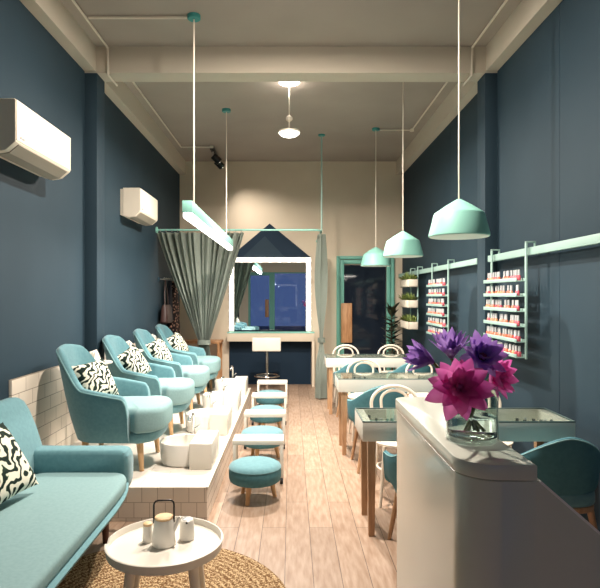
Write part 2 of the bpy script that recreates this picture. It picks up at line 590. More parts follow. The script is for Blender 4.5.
# ------------------------------------------------------------------ air conditioners
def air_conditioner(y0, y1, label):
    L = y1 - y0
    t = thing('air_conditioner', label, 'air conditioner', (-XW, (y0 + y1) / 2, 2.45))
    b = new()
    prism(b, [(0.035, 0.02), (0.10, 0.004), (0.17, 0.016), (0.234, 0.07), (0.234, 0.332), (0.226, 0.34), (0.035, 0.34)], 'y', -L / 2, L / 2, bev=0.003)
    obj('body', b, 'acwhite', t, smooth=20)
    b = new()
    prism(b, [(0.10, 0.004), (0.168, 0.0155), (0.228, 0.066), (0.230, 0.060), (0.170, 0.009), (0.10, -0.004)], 'y', -L / 2 + .05, L / 2 - .05)
    obj('air_flap', b, 'acgrey', t, smooth=20)
    obj('front_panel', box(new(), 0.2335, 0.239, -L / 2 + .004, L / 2 - .004, 0.078, 0.334, 0.002), 'acwhite', t)
    obj('badge', box(new(), 0.239, 0.2415, -L / 2 + .05, -L / 2 + .105, 0.100, 0.110), 'black', t)
    obj('back_plate', box(new(), 0.0, 0.037, -L / 2 + .012, L / 2 - .012, 0.03, 0.33, 0.003), 'acwhite', t)
air_conditioner(3.51, 4.38, 'white split air conditioner on the navy wall, nearer the camera, above the sofa')
air_conditioner(6.41, 7.23, 'white split air conditioner on the navy wall beyond the column, nearer the curtain')

# ------------------------------------------------------------------ pendant lamps on the manicure side
def pendant(y, label):
    t = thing('pendant_lamp', label, 'lamp', (1.2, y, 1.975), 0, 'mint cone pendant lamps')
    b = new()
    prof = [(0.210, 0.0), (0.213, 0.003), (0.211, 0.02), (0.176, 0.158), (0.171, 0.166), (0.165, 0.171), (0.09, 0.222), (0.016, 0.266), (0.0, 0.268)]
    lathe(b, prof, 48)
    sh = obj('lamp_shade', b, 'mint', t)
    obj('diffuser', lathe(new(), [(0.0, -0.001), (0.205, -0.001), (0.205, -0.004), (0.0, -0.004)], 48), 'shade_in', t)
    obj('cord', cyl(new(), (0, 0, 0.265), (0, 0, ZC - 1.975 - 0.02), 0.006, seg=6), 'cord', t)
    obj('ceiling_rose', lathe(new(), [(0.05, -0.03), (0.055, -0.025), (0.055, 0.0)], 20, (0, 0, ZC - 1.975)), 'canopy', t)
    return t
pendant(4.0, 'mint cone pendant lamp nearest the flowers, largest of the three in view')
pendant(6.0, 'mint cone pendant lamp between the largest and smallest of the three')
pendant(7.92, 'mint cone pendant lamp in front of the teal door, smallest of the three')

# ------------------------------------------------------------------ linear lamp
t = thing('linear_lamp', 'long mint bar lamp with glowing underside hung over the treatment chairs', 'lamp', (-0.82, 5.99, 2.20))
obj('lamp_body', box(new(), -0.04, 0.04, -1.57, 1.57, 0.012, 0.105, 0.004), 'mint', t)
obj('light_tube', box(new(), -0.036, 0.036, -1.562, 1.562, -0.034, 0.014, 0.012), 'tube', t)
for dy in (-1.26, 1.12):
    obj('hanging_rod', cyl(new(), (0, dy, 0.10), (0, dy, ZC - 2.2 - .02), 0.007, seg=6), 'cord', t)
    obj('ceiling_rose', lathe(new(), [(0.05, -0.035), (0.056, -0.03), (0.056, 0.0)], 20, (0, dy, ZC - 2.2)), 'canopy', t)

# ------------------------------------------------------------------ disc lamps on rods down the middle
def disc_lamp(y, label, z=3.36):
    t = thing('disc_lamp', label, 'lamp', (-0.02, y, z))
    obj('lamp_disc', lathe(new(), [(0.0, 0.05), (0.03, 0.045), (0.112, 0.022), (0.124, 0.006), (0.118, 0.0)], 32), 'matt_white', t)
    obj('lens', lathe(new(), [(0.0, -0.045), (0.05, -0.041), (0.09, -0.026), (0.11, -0.008), (0.116, 0.003)], 32), 'lens', t)
    obj('rod', cyl(new(), (0, 0, 0.045), (0, 0, ZC - z - .01), 0.007, seg=8), 'cord', t)
    obj('joint', lathe(new(), [(0.018, 0.13), (0.036, 0.145), (0.036, 0.175), (0.018, 0.19)], 16), 'cord', t)
    obj('ceiling_rose', lathe(new(), [(0.0, -0.016), (0.07, -0.013), (0.11, -0.005), (0.116, 0.0)], 32, (0, 0, ZC - z)), 'lens', t)
disc_lamp(6.22, 'glowing white disc lamp on a thin rod in the middle of the ceiling')
t = thing('ceiling_lamp', 'flush round glowing ceiling lamp in the front bay above the coffee table', 'lamp', (-0.02, 3.7, ZC))
obj('housing', lathe(new(), [(0.0, -0.03), (0.15, -0.03), (0.16, -0.02), (0.16, 0.0)], 32), 'matt_white', t)
obj('lens', lathe(new(), [(0.0, -0.05), (0.08, -0.046), (0.13, -0.031), (0.0, -0.031)], 32), 'lens', t)

# twin spotlight
t = thing('twin_spotlight', 'black and chrome twin spotlight on the ceiling near the back wall', 'lamp', (-1.25, 9.05, 3.80))
obj('track', box(new(), -0.03, 0.03, -0.22, 0.36, 0.06, 0.115, 0.005), 'black', t)
for dy in (-0.08, 0.28):
    hd = new()
    cyl(hd, (0.0, dy, 0.0), (0.10, dy + 0.04, -0.09), 0.055, 0.06, 16)
    s = obj('lamp_head', hd, 'black', t)
    ln = new(); cyl(ln, (0.098, dy + 0.038, -0.088), (0.106, dy + 0.042, -0.095), 0.052, 0.052, 16)
    obj('lens', ln, 'chrome', s)
    ar = new(); cyl(ar, (0, dy, 0), (0, dy, 0.07), 0.012, seg=8)
    obj('swivel_arm', ar, 'steel', t)

# ------------------------------------------------------------------ treatment chairs
def smooth01(x):
    x = max(0.0, min(1.0, x))
    return x * x * (3 - 2 * x)

def tub_shell(hw, xb, xf, rc, z0, hfun, lean_s, lean_b, th, n=120, m=8, tuck=0.05):
    """wraparound upholstered shell opening to +x; returns bmesh and rim points"""
    path = []
    path.append((Vector((xf, -hw)), Vector((0, -1))))
    L1 = xf - (xb + rc); L2 = PI / 2 * rc; L3 = 2 * (hw - rc)
    T = 2 * L1 + 2 * L2 + L3
    def at(d):
        if d <= L1:
            return Vector((xf - d, -hw)), Vector((0, -1))
        d -= L1
        if d <= L2:
            a = d / rc
            c = Vector((xb + rc, -hw + rc)); nn = Vector((-math.sin(a), -math.cos(a)))
            return c + nn * rc, nn
        d -= L2
        if d <= L3:
            return Vector((xb, -hw + rc + d)), Vector((-1, 0))
        d -= L3
        if d <= L2:
            a = d / rc
            c = Vector((xb + rc, hw - rc)); nn = Vector((-math.cos(a), math.sin(a)))
            return c + nn * rc, nn
        d -= L2
        return Vector((xb + rc + d, hw)), Vector((0, 1))
    bm = new(); loops = []; rim = []
    for i in range(n + 1):
        u = i / n
        s = abs(u - .5) * 2
        p, nn = at(u * T)
        lean = lean_b + (lean_s - lean_b) * smooth01((s - .12) / .45)
        h = hfun(s)
        loop = []
        def pt(v, off):
            z = z0 + (h - z0) * v
            o = lean * (z - z0) - tuck * (1 - min(1, v * 2.0)) ** 2 + off
            return Vector((p.x + nn.x * o, p.y + nn.y * o, z))
        for k in range(m + 1):
            loop.append(pt(k / m * (1 - 0.0), 0))
        top_o = pt(1, 0)
        for k in range(1, 5):
            a = PI * k / 5
            c = pt(1, -th / 2)
            loop.append(Vector((c.x + nn.x * th / 2 * math.cos(a), c.y + nn.y * th / 2 * math.cos(a), c.z + th / 2 * math.sin(a))))
        for k in range(m, -1, -1):
            loop.append(pt(k / m, -th))
        loops.append(loop)
        c = pt(1, -0.004); rim.append(Vector((c.x, c.y, c.z + 0.004)))
    loft(bm, loops, True, True, True)
    return bm, rim

def tub_plan(xr, xf, br, bf, xs, nr=2.4, nf=3.2, n=26):
    c = (xr + xf) / 2
    up = []
    for i in range(n + 1):
        x = xr + (c - xr) * (1 - math.cos(PI / 2 * i / n))
        up.append((x, br * max(0.0, 1 - max(0.0, (c - x) / (c - xr)) ** nr) ** (1 / nr)))
    for i in range(1, n + 1):
        x = c + (xf - c) * math.sin(PI / 2 * i / n)
        y = max(0.0, 1 - ((x - c) / (xf - c)) ** nf) ** (1 / nf)
        up.append((x, y * (br + (bf - br) * smooth01((x - xs) / .06 + .5))))
    return [(x, -y) for x, y in up] + [(x, y) for x, y in reversed(up[1:-1])]

def treatment_chair():
    t = thing('treatment_chair', '', 'armchair', (-1.385, 4.46, 0.236), 0, 'treatment armchairs on the tiled platform')
    def hf(s):
        h = 0.905 - 0.02 * (s / .2) ** 2 if s < .2 else 0.885 + (0.60 - 0.885) * smooth01((s - .2) / .34)
        if s > .54:
            h = 0.60 - 0.06 * (s - .54) / .46
        if s > .93:
            k = (s - .93) / .07
            h -= 0.13 * (1 - math.sqrt(max(0, 1 - k * k)))
        return h
    bm, rim = tub_shell(0.325, -0.30, 0.18, 0.26, 0.22, hf, 0.10, 0.20, 0.055, tuck=0.025)
    obj('shell', bm, 'teal', t)
    obj('piping', tube(new(), rim, 0.007, 6), 'piping', t)
    pl = tub_plan(-0.24, 0.42, 0.285, 0.33, 0.21)
    obj('seat_cushion', soft_prism(new(), pl, 0.29, 0.475, 0.05, 0.018, rb=0.03), 'teal_seat', t)
    pl = tub_plan(-0.235, 0.385, 0.29, 0.315, 0.2)
    obj('seat_base', soft_prism(new(), pl, 0.205, 0.295, 0.02, 0.0, rb=0.05), 'teal', t)
    for sx, sy in ((.265, -.255), (.265, .255), (-.20, -.2), (-.20, .2)):
        b = new(); cyl(b, (sx, sy, 0), (sx - .02 * (1 if sx > 0 else -1), sy * .94, 0.225), 0.017, 0.028, 12)
        obj('leg', b, 'oak', t)
    return t
CY = (4.46, 5.51, 6.56, 7.61)
c0 = treatment_chair()
clab = ['teal treatment armchair nearest the sofa, first of four on the white platform',
        'teal treatment armchair second from the sofa on the white platform',
        'teal treatment armchair third from the sofa on the white platform',
        'teal treatment armchair nearest the grey curtain, last of four on the platform']
c0['label'] = clab[0]
for y, l in zip(CY[1:], clab[1:]):
    dup(c0, (-1.385, y, 0.236), l)

def pillow_mesh(w, t, n=22):
    bm = new()
    for sgn in (1, -1):
        rows = []
        for i in range(n + 1):
            row = []
            for j in range(n + 1):
                u, v = -1 + 2 * i / n, -1 + 2 * j / n
                k = max(0, (1 - abs(u) ** 3) * (1 - abs(v) ** 3)) ** .55
                pin = 1 - 0.07 * (1 - u * u) * abs(v) ** 2
                pin2 = 1 - 0.07 * (1 - v * v) * abs(u) ** 2
                row.append(bm.verts.new((u * w / 2 * pin2, v * w / 2 * pin, sgn * t / 2 * k)))
            rows.append(row)
        for i in range(n):
            for j in range(n):
                f = (rows[i][j], rows[i + 1][j], rows[i + 1][j + 1], rows[i][j + 1])
                bm.faces.new(f if sgn > 0 else tuple(reversed(f)))
    bmesh.ops.remove_doubles(bm, verts=bm.verts, dist=1e-5)
    return bm
p0 = obj('scatter_cushion', pillow_mesh(0.325, 0.15), 'leafprint')
tag(p0, 'leaf print scatter cushion in the armchair nearest the sofa', 'cushion', 'leaf print cushions')
PLAB = ['leaf print scatter cushion in the armchair nearest the sofa', 'leaf print scatter cushion in the second armchair from the sofa',
        'leaf print scatter cushion in the third armchair from the sofa', 'leaf print scatter cushion in the armchair nearest the curtain']
for i, y in enumerate(CY):
    o = p0 if i == 0 else p0.copy()
    if i:
        COL.objects.link(o)
    o['label'] = PLAB[i]
    o.location = (-1.52, y - [0.11, 0.10, 0.10, 0.09][i], 0.236 + 0.655)
    # stand on one edge facing +x, leaning on the backrest
    o.rotation_euler = (Matrix.Rotation(R([-30, -26, -22, -20][i]), 3, 'Z') @ Matrix.Rotation(R(62), 3, 'Y') @ Matrix.Rotation(R([6, 20, 12, 16][i]), 3, 'Z')).to_euler()

# small round shelves with folded towels between the chairs
T0 = None
TL = ['nearest the camera', 'in the middle of the three', 'nearest the curtain']
for i, y in enumerate((4.985, 6.035, 7.085)):
    t = thing('side_table', 'small round white side table between treatment chairs, ' + TL[i], 'side table', (-1.715, y, 0.236), 0, 'side tables between the armchairs')
    obj('table_top', lathe(new(), [(0.0, 0.712), (0.118, 0.714), (0.122, 0.722), (0.118, 0.732), (0.0, 0.733)], 32), 'white', t)
    obj('post', cyl(new(), (0, 0, 0.01), (0, 0, 0.713), 0.016, seg=10), 'white', t)
    obj('foot', lathe(new(), [(0.10, 0.0), (0.10, 0.01), (0.02, 0.016)], 24), 'white', t)
    b = new()
    for k in range(3):
        prism(b, [(-0.045, 0), (0.045, 0), (0.03 - k * .01, 0.10 - k * .012), (-0.05 + k * .012, 0.085)], 'x', -0.03 + k * 0.02, -0.016 + k * 0.02, bev=0.003)
    o = obj('folded_towel', b, 'napkin', loc=(-1.74, y + 0.01, 0.236 + 0.734))
    o.rotation_euler = (0, 0, R(-30 + 14 * i))
    tag(o, 'white folded towel standing on the small side table ' + TL[i], 'towel', 'folded towels')

# ------------------------------------------------------------------ pedicure basins
def basin():
    t = thing('pedicure_basin', '', 'foot basin', (-0.85, 4.45, 0.2365), 0, 'pedicure basins on the platform')
    obj('bowl', lathe(new(), [(0.0, 0.0), (0.165, 0.0), (0.178, 0.012), (0.190, 0.165), (0.186, 0.172), (0.178, 0.168), (0.160, 0.045), (0.0, 0.035)], 48), 'ceramic', t)
    b = new(); box(b, 0.08, 0.25, -0.22, 0.22, 0.0, 0.197, 0.006)
    obj('footrest_block', b, 'white', t)
    tp = new()
    cyl(tp, (0.035, 0.235, 0.0), (0.035, 0.235, 0.02), 0.026, seg=16)
    tube(tp, [(0.035, 0.235, 0.0), (0.035, 0.235, 0.30), (0.033, 0.22, 0.33), (0.025, 0.18, 0.335), (0.02, 0.14, 0.32), (0.018, 0.125, 0.29)], 0.013, 10)
    tap = obj('tap', tp, 'chrome', t)
    h = new(); cyl(h, (0.035, 0.235, 0.20), (0.085, 0.235, 0.235), 0.007, seg=8)
    obj('lever', h, 'chrome', tap)
    return t
b0 = basin()
BL = ['white round foot basin with block and chrome tap, nearest the coffee table', 'white round foot basin with chrome tap, second from the coffee table',
      'white round foot basin with chrome tap, third from the coffee table', 'white round foot basin with chrome tap, nearest the mirror']
b0['label'] = BL[0]
for i in (1, 2, 3):
    dup(b0, (-0.85, 4.45 + 1.05 * i, 0.2365), BL[i])

# ------------------------------------------------------------------ low round stools and rolling footrests
def pouf():
    t = thing('round_stool', '', 'stool', (-0.275, 4.29, 0), 0, 'low round stools along the aisle')
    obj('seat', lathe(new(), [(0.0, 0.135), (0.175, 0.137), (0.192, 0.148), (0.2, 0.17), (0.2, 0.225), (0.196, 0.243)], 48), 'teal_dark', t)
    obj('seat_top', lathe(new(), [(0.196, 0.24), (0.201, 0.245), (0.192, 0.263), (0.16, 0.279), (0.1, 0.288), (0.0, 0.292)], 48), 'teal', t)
    for a in (R(-108), R(12), R(132)):
        b = new(); cyl(b, (0.155 * math.cos(a), 0.155 * math.sin(a), 0), (0.125 * math.cos(a), 0.125 * math.sin(a), 0.14), 0.015, 0.022, 12)
        obj('leg', b, 'oak', t)
    return t
s0 = pouf()
SL = ['low round teal stool in front of the first white rolling footrest, nearest the camera', 'low round teal stool just behind the first white rolling footrest',
      'low round teal stool just behind the second white rolling footrest', 'low round teal stool just behind the third white rolling footrest']
s0['label'] = SL[0]
for i in (1, 2, 3):
    dup(s0, (-0.275 + 0.002 * i, 4.29 + 1.05 * i, 0), SL[i])

def footrest():
    t = thing('rolling_footrest', '', 'footrest', (-0.272, 4.72, 0), 0, 'white rolling footrests along the aisle')
    obj('top', box(new(), -0.21, 0.21, -0.11, 0.11, 0.322, 0.360, 0.004), 'white', t)
    for sx in (-1, 1):
        for sy in (-1, 1):
            x, y = sx * 0.195, sy * 0.095
            l = obj('leg', box(new(), x - .0135, x + .0135, y - .0135, y + .0135, 0.05, 0.324, 0.002), 'white', t)
            c = new(); cyl(c, (x - .012, y, 0.025), (x + .012, y, 0.025), 0.025, seg=16)
            box(c, x - .008, x + .008, y - .008, y + .008, 0.025, 0.055)
            obj('caster', c, 'rubber', l)
    for sy in (-1, 1):
        pass
    return t
f0 = footrest()
FL = ['white rolling footrest nearest the camera, behind the nearest teal stool', 'white rolling footrest second from the camera along the platform',
      'white rolling footrest third from the camera along the platform', 'white rolling footrest in front of the bar stool, farthest along the aisle']
f0['label'] = FL[0]
for i in (1, 2, 3):
    dup(f0, (-0.272 + 0.004 * i, 4.72 + 1.05 * i, 0), FL[i])

# ------------------------------------------------------------------ sofa
t = thing('sofa', 'teal three seat sofa with curved arm along the wall in the foreground', 'sofa', (-1.45, 2.5, 0))
SY0, SY1 = -1.25, 1.22                                                     # local y of the two ends
# backrest: leaning rounded profile (x,z)
bp_ = [(-0.17, 0.30), (-0.185, 0.44), (-0.19, 0.56), (-0.235, 0.70), (-0.285, 0.82), (-0.315, 0.868), (-0.35, 0.888), (-0.40, 0.885), (-0.435, 0.86),
       (-0.445, 0.82), (-0.42, 0.66), (-0.39, 0.45), (-0.36, 0.30)]
b = new()
loops = []
cx, cz = -0.31, 0.58
for y, k in ((SY0, .80), (SY0 + .015, .93), (SY0 + .05, 1.0), (-.6, 1.0), (0.0, 1.0), (.6, 1.0), (SY1 - .06, 1.0), (SY1 - .02, .965), (SY1, .90)):
    loops.append([Vector((cx + (x - cx) * k, y, cz + (z - cz) * (k if z > cz else 1))) for x, z in bp_])
loft(b, loops, True, True, True)
obj('backrest', b, 'teal', t, smooth=60)
btn = new()
for y in (-.9, -.3, .3, .78):
    bmesh.ops.create_uvsphere(btn, u_segments=10, v_segments=6, radius=0.016, matrix=Matrix.Translation((-0.262, y, 0.765)))
obj('tuft_button', btn, 'teal_dark', t)
def arm(y0, y1, nm):
    b = new()
    out = [(-0.36, 0.25), (0.33, 0.25), (0.385, 0.29), (0.41, 0.35), (0.412, 0.50), (0.40, 0.545), (0.37, 0.565), (-0.20, 0.565), (-0.36, 0.60)]
    prism(b, out, 'y', y0, y1, bev=0.03)
    obj(nm, b, 'teal', t, smooth=60)
arm(SY1 - 0.155, SY1, 'armrest'); arm(SY0, SY0 + .155, 'armrest')
# seat cushion
pl = superellipse(0.338, (SY1 - SY0 - .30) / 2, 8, 160, 0.118, (SY0 + SY1) / 2)
obj('seat_cushion', soft_prism(new(), pl, 0.355, 0.432, 0.028, 0.012, rb=0.02), 'teal_seat', t)
b = new()
sh_ = [(-0.36, 0.24), (0.34, 0.245), (0.44, 0.30), (0.474, 0.335), (0.478, 0.350), (0.468, 0.358), (-0.36, 0.358)]
loft(b, [[Vector((x if x < 0 else x * k, y, z)) for x, z in sh_] for y, k in ((SY0 + .02, .80), (SY0 + .12, .92), (SY0 + .26, 1.0), (-.5, 1.0), (.5, 1.0), (SY1 - .60, 1.0), (SY1 - .40, .975), (SY1 - .26, .93), (SY1 - .15, .87), (SY1 - .03, .80))], True, True, True)
obj('seat_shell', b, 'teal', t, smooth=60)
for x in (0.28, -0.28):
    for y in (SY0 + .25, SY1 - .2):
        b = new(); cyl(b, (x * 1.02, y, 0), (x, y, 0.25), 0.018, 0.03, 12)
        obj('leg', b, 'walnut', t)
o = p0.copy(); COL.objects.link(o)
o['label'] = 'large leaf print scatter cushion leaning on the back of the sofa'
o.location = (-1.575, 2.98, 0.648)
o.scale = (1.25, 1.25, 1.0)
o.rotation_euler = (Matrix.Rotation(R(-14), 3, 'Z') @ Matrix.Rotation(R(58), 3, 'Y') @ Matrix.Rotation(R(4), 3, 'Z')).to_euler()

# ------------------------------------------------------------------ jute rug, coffee table, tea things
o = obj('jute_rug', lathe(new(), [(0.0, 0.0), (0.75, 0.0), (0.757, 0.006), (0.75, 0.012), (0.0, 0.013)], 96), 'jute', loc=(-0.75, 2.74, 0.0005))
tag(o, 'round braided jute rug under the white coffee table', 'rug')
TCX, TCY = -0.60, 2.67
t = thing('coffee_table', 'round white tray coffee table with raised rim beside the sofa', 'table', (TCX, TCY, 0.0135))
b = new()
lathe(b, [(0.0, 0.332), (0.262, 0.332), (0.27, 0.34), (0.268, 0.350), (0.0, 0.350)], 64)
rim = obj('tray', b, 'white', t)
# rim wall with a hand notch on the sofa side
b = new(); N = 96; a_n = R(184)
loops = []
for k in range(N + 1):
    a = 2 * PI * k / N + a_n
    dd = min(k, N - k) / N * 360
    h = 0.379 if dd > 5.5 else (0.360 if dd < 3.5 else 0.360 + 0.019 * (dd - 3.5) / 2)
    ro, ri = 0.268, 0.259
    flare = 0.008
    c, s = math.cos(a), math.sin(a)
    loops.append([Vector((r * c, r * s, z)) for r, z in ((ro, 0.335), (ro + flare, h - .003), (ro + flare - .004, h), (ri + flare, h), (ri + flare - .002, h - .003), (ri, 0.345))])
loft(b, loops, True, False, False)
bmesh.ops.remove_doubles(b, verts=b.verts, dist=1e-5)
obj('rim', b, 'white', t)
for k in range(4):
    a = R(52 + 90 * k)
    b = new(); cyl(b, (0.245 * math.cos(a), 0.245 * math.sin(a), 0), (0.19 * math.cos(a), 0.19 * math.sin(a), 0.334), 0.017, 0.026, 12)
    obj('leg', b, 'matt_white', t)
TZ = 0.0135 + 0.3505
t = thing('teapot', 'white teapot with wooden lid and black hoop handle on the coffee table', 'teapot', (-0.607, 2.675, TZ))
obj('body', lathe(new(), [(0.0, 0.0), (0.052, 0.0), (0.056, 0.006), (0.052, 0.06), (0.044, 0.122), (0.041, 0.1245), (0.0, 0.1245)], 40), 'ceramic', t)
obj('lid', lathe(new(), [(0.0, 0.124), (0.043, 0.124), (0.0435, 0.132), (0.040, 0.135), (0.0, 0.135)], 32), 'lid_wood', t)
hp_ = [(-0.047, 0, 0.105), (-0.047, 0, 0.19)] + [(-0.027 - 0.02 * math.cos(a), 0, 0.19 + 0.02 * math.sin(a)) for a in (R(30), R(60), R(90))] + \
      [(0.027 - 0.02 * math.cos(a), 0, 0.19 + 0.02 * math.sin(a)) for a in (R(90), R(120), R(150))] + [(0.047, 0, 0.19), (0.047, 0, 0.105)]
hb = new()
tube(hb, hp_, 0.0045, 8)
h = obj('handle', hb, 'black', t); h.rotation_euler = (0, 0, R(8))
obj('spout', tube(new(), [(0.044, 0.0, 0.07), (0.06, 0.0, 0.098), (0.07, 0.0, 0.122), (0.078, 0.0, 0.132)], [0.014, 0.011, 0.008, 0.006], 10), 'ceramic', t)
t = thing('lidded_jar', 'slim white jar with wooden lid left of the teapot', 'jar', (-0.692, 2.705, TZ))
obj('body', lathe(new(), [(0.0, 0.0), (0.023, 0.0), (0.025, 0.004), (0.0215, 0.078), (0.0, 0.08)], 28), 'ceramic', t)
obj('lid', lathe(new(), [(0.0, 0.079), (0.0215, 0.079), (0.0215, 0.089), (0.019, 0.091), (0.0, 0.091)], 28), 'lid_wood', t)
t = thing('sugar_pot', 'white rounded pot with a dark slot, standing right of the teapot', 'pot', (-0.508, 2.735, TZ))
obj('body', lathe(new(), [(0.0, 0.0), (0.034, 0.0), (0.038, 0.005), (0.035, 0.07), (0.030, 0.094), (0.022, 0.099), (0.0, 0.1)], 32), 'ceramic', t)
b = new(); bmesh.ops.create_uvsphere(b, u_segments=10, v_segments=6, radius=0.006, matrix=Matrix.Translation((0.004, -0.0285, 0.089)))
obj('slot', b, 'black', t)
obj('lid', lathe(new(), [(0.0, 0.0985), (0.0235, 0.0975), (0.0235, 0.1005), (0.0, 0.102)], 24), 'steel', t)

# ------------------------------------------------------------------ reception counter
t = thing('reception_counter', 'white lacquered reception counter with rounded ledge and sloping end panel', 'counter', (0.457, 1.49, 0))
W_, L_ = 0.198, 1.01
def ledge_plan(ins, r=0.105):
    x0, x1, y0, y1 = ins, W_ - ins * .3, ins, L_
    return [(x1, y0), (x1, y1)] + arc(x0 + .055, y1 - .055, .055, PI / 2, PI, 8) + arc(x0 + r, y0 + r, r, PI, 1.5 * PI, 20)
obj('ledge', soft_prism(new(), ledge_plan(0.0), 1.058, 1.10, 0.004, rb=0.004, steps=2), 'gloss_white', t, smooth=30)
obj('body', soft_prism(new(), ledge_plan(0.006), 0.0, 1.054, 0.002, rb=0.002, steps=1), 'gloss_white', t, smooth=30)
b = new()
prism(b, [(0.10, 0.0), (0.62, 0.0), (0.62, 0.735), (0.57, 0.735), (0.207, 1.052), (0.10, 1.052)], 'y', 0.0065, 0.04)
obj('end_panel', b, 'gloss_white', t, smooth=30)
b = new()
prism(b, [(0.207, 1.0515), (0.57, 0.735), (0.62, 0.735), (0.62, 0.741), (0.574, 0.741), (0.209, 1.058)], 'y', 0.002, 0.042)
obj('lit_edge', b, 'lit_edge_white', t, smooth=30)  # light from above on the sloping edge, put in as a whiter strip
obj('desktop', box(new(), 0.19, 0.56, 0.04, L_ - .02, 0.70, 0.735, 0.003), 'white', t)
CT = 1.1005

# vase and flowers
VX, VY = 0.566, 1.755
t = thing('glass_vase', 'clear cylindrical glass vase of water on the reception counter', 'vase', (VX, VY, CT))
r_ = 0.08
obj('vase_wall', lathe(new(), [(0.0, 0.0), (r_ - .004, 0.0), (r_, 0.005), (r_, 0.172), (r_ - .002, 0.174), (r_ - .004, 0.172), (r_ - .004, 0.016), (r_ - .01, 0.012), (0.0, 0.012)], 48), 'vase', t)
obj('water', lathe(new(), [(0.0, 0.0125), (r_ - .0115, 0.0125), (r_ - .0048, 0.017), (r_ - .0048, 0.075), (0.0, 0.075)], 48), 'water', t)

def petal(bm, L, Wd, curl, mx, tipw=0.0, n=8):
    """pointed petal along +z, opening outwards along +x; curl bends the tip"""
    rows = []
    for i in range(n + 1):
        s = i / n
        w = Wd * (math.sin(PI * (s ** 0.85)) ** 0.75 if 0 < s < 1 else 0.0) * .5 + (Wd * 0.12 * (1 - s))
        ang = curl * s
        x = L * (math.sin(ang) * s * .6)
        z = L * s * (1 - 0.12 * abs(ang) * s)
        row = []
        for j in (-1, -.5, 0, .5, 1):
            row.append(Vector((x + 0.22 * w * (1 - j * j) * 1.0 - 0.0, w * j, z)))
        rows.append(row)
    vr = [[bm.verts.new(mx @ p) for p in row] for row in rows]
    for a, b_ in zip(vr[:-1], vr[1:]):
        for j in range(4):
            bm.faces.new((a[j], a[j + 1], b_[j + 1], b_[j]))

def flower(name, label, pos, axis, mtl, rings, core=0.012):
    """rings: (count, length, width, opening angle, curl)"""
    pos = Vector(pos); axis = Vector(axis).normalized()
    base = Vector((VX, VY, CT))
    t = thing(name, label, 'flower', (VX, VY, CT + 0.02), 0, 'cut flowers in the glass vase')
    o = Vector((VX, VY, CT + 0.02))
    q = Vector((0, 0, 1)).rotation_difference(axis).to_matrix().to_4x4()
    b = new()
    for ri, (cnt, L, Wd, op, curl) in enumerate(rings):
        for k in range(cnt):
            az = 2 * PI * (k + .5 * (ri % 2)) / cnt + random.uniform(-.1, .1)
            m = Matrix.Translation(pos - o) @ q @ Matrix.Rotation(az, 4, 'Z') @ Matrix.Rotation(R(op + random.uniform(-6, 6)), 4, 'Y') @ Matrix.Scale(random.uniform(.88, 1.08), 4)
            petal(b, L, Wd, curl, m)
    obj('petals', b, mtl, t, smooth=80, recalc=False)
    c = new(); bmesh.ops.create_uvsphere(c, u_segments=12, v_segments=8, radius=core, matrix=Matrix.Translation(pos - o + axis * core * .6))
    obj('core', c, 'fl_core' if core > .013 else mtl, t)
    rim_ = Vector((VX, VY, CT + 0.17)); d = (pos - rim_); d.z = 0
    d = d.normalized() * min(d.length * .5, 0.06) if d.length > 0 else d
    pts = []
    P0, P1, P2, P3 = Vector((VX - d.x * .5, VY - d.y * .5, CT + 0.03)), rim_ + d * .4 - Vector((0, 0, .06)), rim_ + d, pos
    for i in range(13):
        s = i / 12
        pts.append((1 - s) ** 3 * P0 + 3 * (1 - s) ** 2 * s * P1 + 3 * (1 - s) * s * s * P2 + s ** 3 * P3 - o)
    obj('stem', tube(new(), pts, 0.0045, 8), 'stem', t)
FY = 1.73
k_ = FY / 560
def FP(x, y, dy=0.0):
    Y = FY + dy
    return ((x - 291) * Y / 560, Y, 1.55 + (296 - y) * Y / 560)
flower('lotus_flower', 'large open magenta flower hanging over the front of the vase', FP(459, 388, -0.10), (-0.05, -0.84, 0.42), 'magenta',
       [(9, 0.104, 0.046, 80, 0.25), (9, 0.098, 0.044, 62, 0.2), (8, 0.076, 0.030, 42, 0.15), (7, 0.048, 0.017, 22, 0.0)], 0.012)
flower('lotus_flower', 'half open magenta flower on the side of the vase nearest the polish rack', FP(492, 376, 0.02), (0.55, -0.55, 0.1), 'magenta',
       [(9, 0.095, 0.042, 62, 0.2), (8, 0.088, 0.038, 40, 0.1), (6, 0.06, 0.026, 20, 0.0)], 0.010)
flower('lotus_flower', 'closed violet flower leaning over the manicure tables side of the bunch', FP(433, 362, 0.0), (-0.85, -0.1, 0.30), 'violet',
       [(10, 0.094, 0.030, 30, 0.05), (9, 0.092, 0.028, 19, 0.0), (6, 0.086, 0.024, 8, 0.0)], 0.010)
flower('lotus_flower', 'violet flower standing upright, topmost of the bunch', FP(451, 357, 0.03), (-0.12, -0.25, 0.95), 'violet',
       [(10, 0.094, 0.032, 42, 0.1), (9, 0.095, 0.030, 26, 0.0), (6, 0.09, 0.026, 11, 0.0)], 0.012)
flower('lotus_flower', 'open violet flower facing the camera with dark red centre', FP(481, 358, -0.02), (0.10, -0.75, 0.45), 'violet',
       [(11, 0.084, 0.034, 66, 0.1), (10, 0.076, 0.030, 46, 0.1), (8, 0.06, 0.024, 28, 0.0)], 0.014)

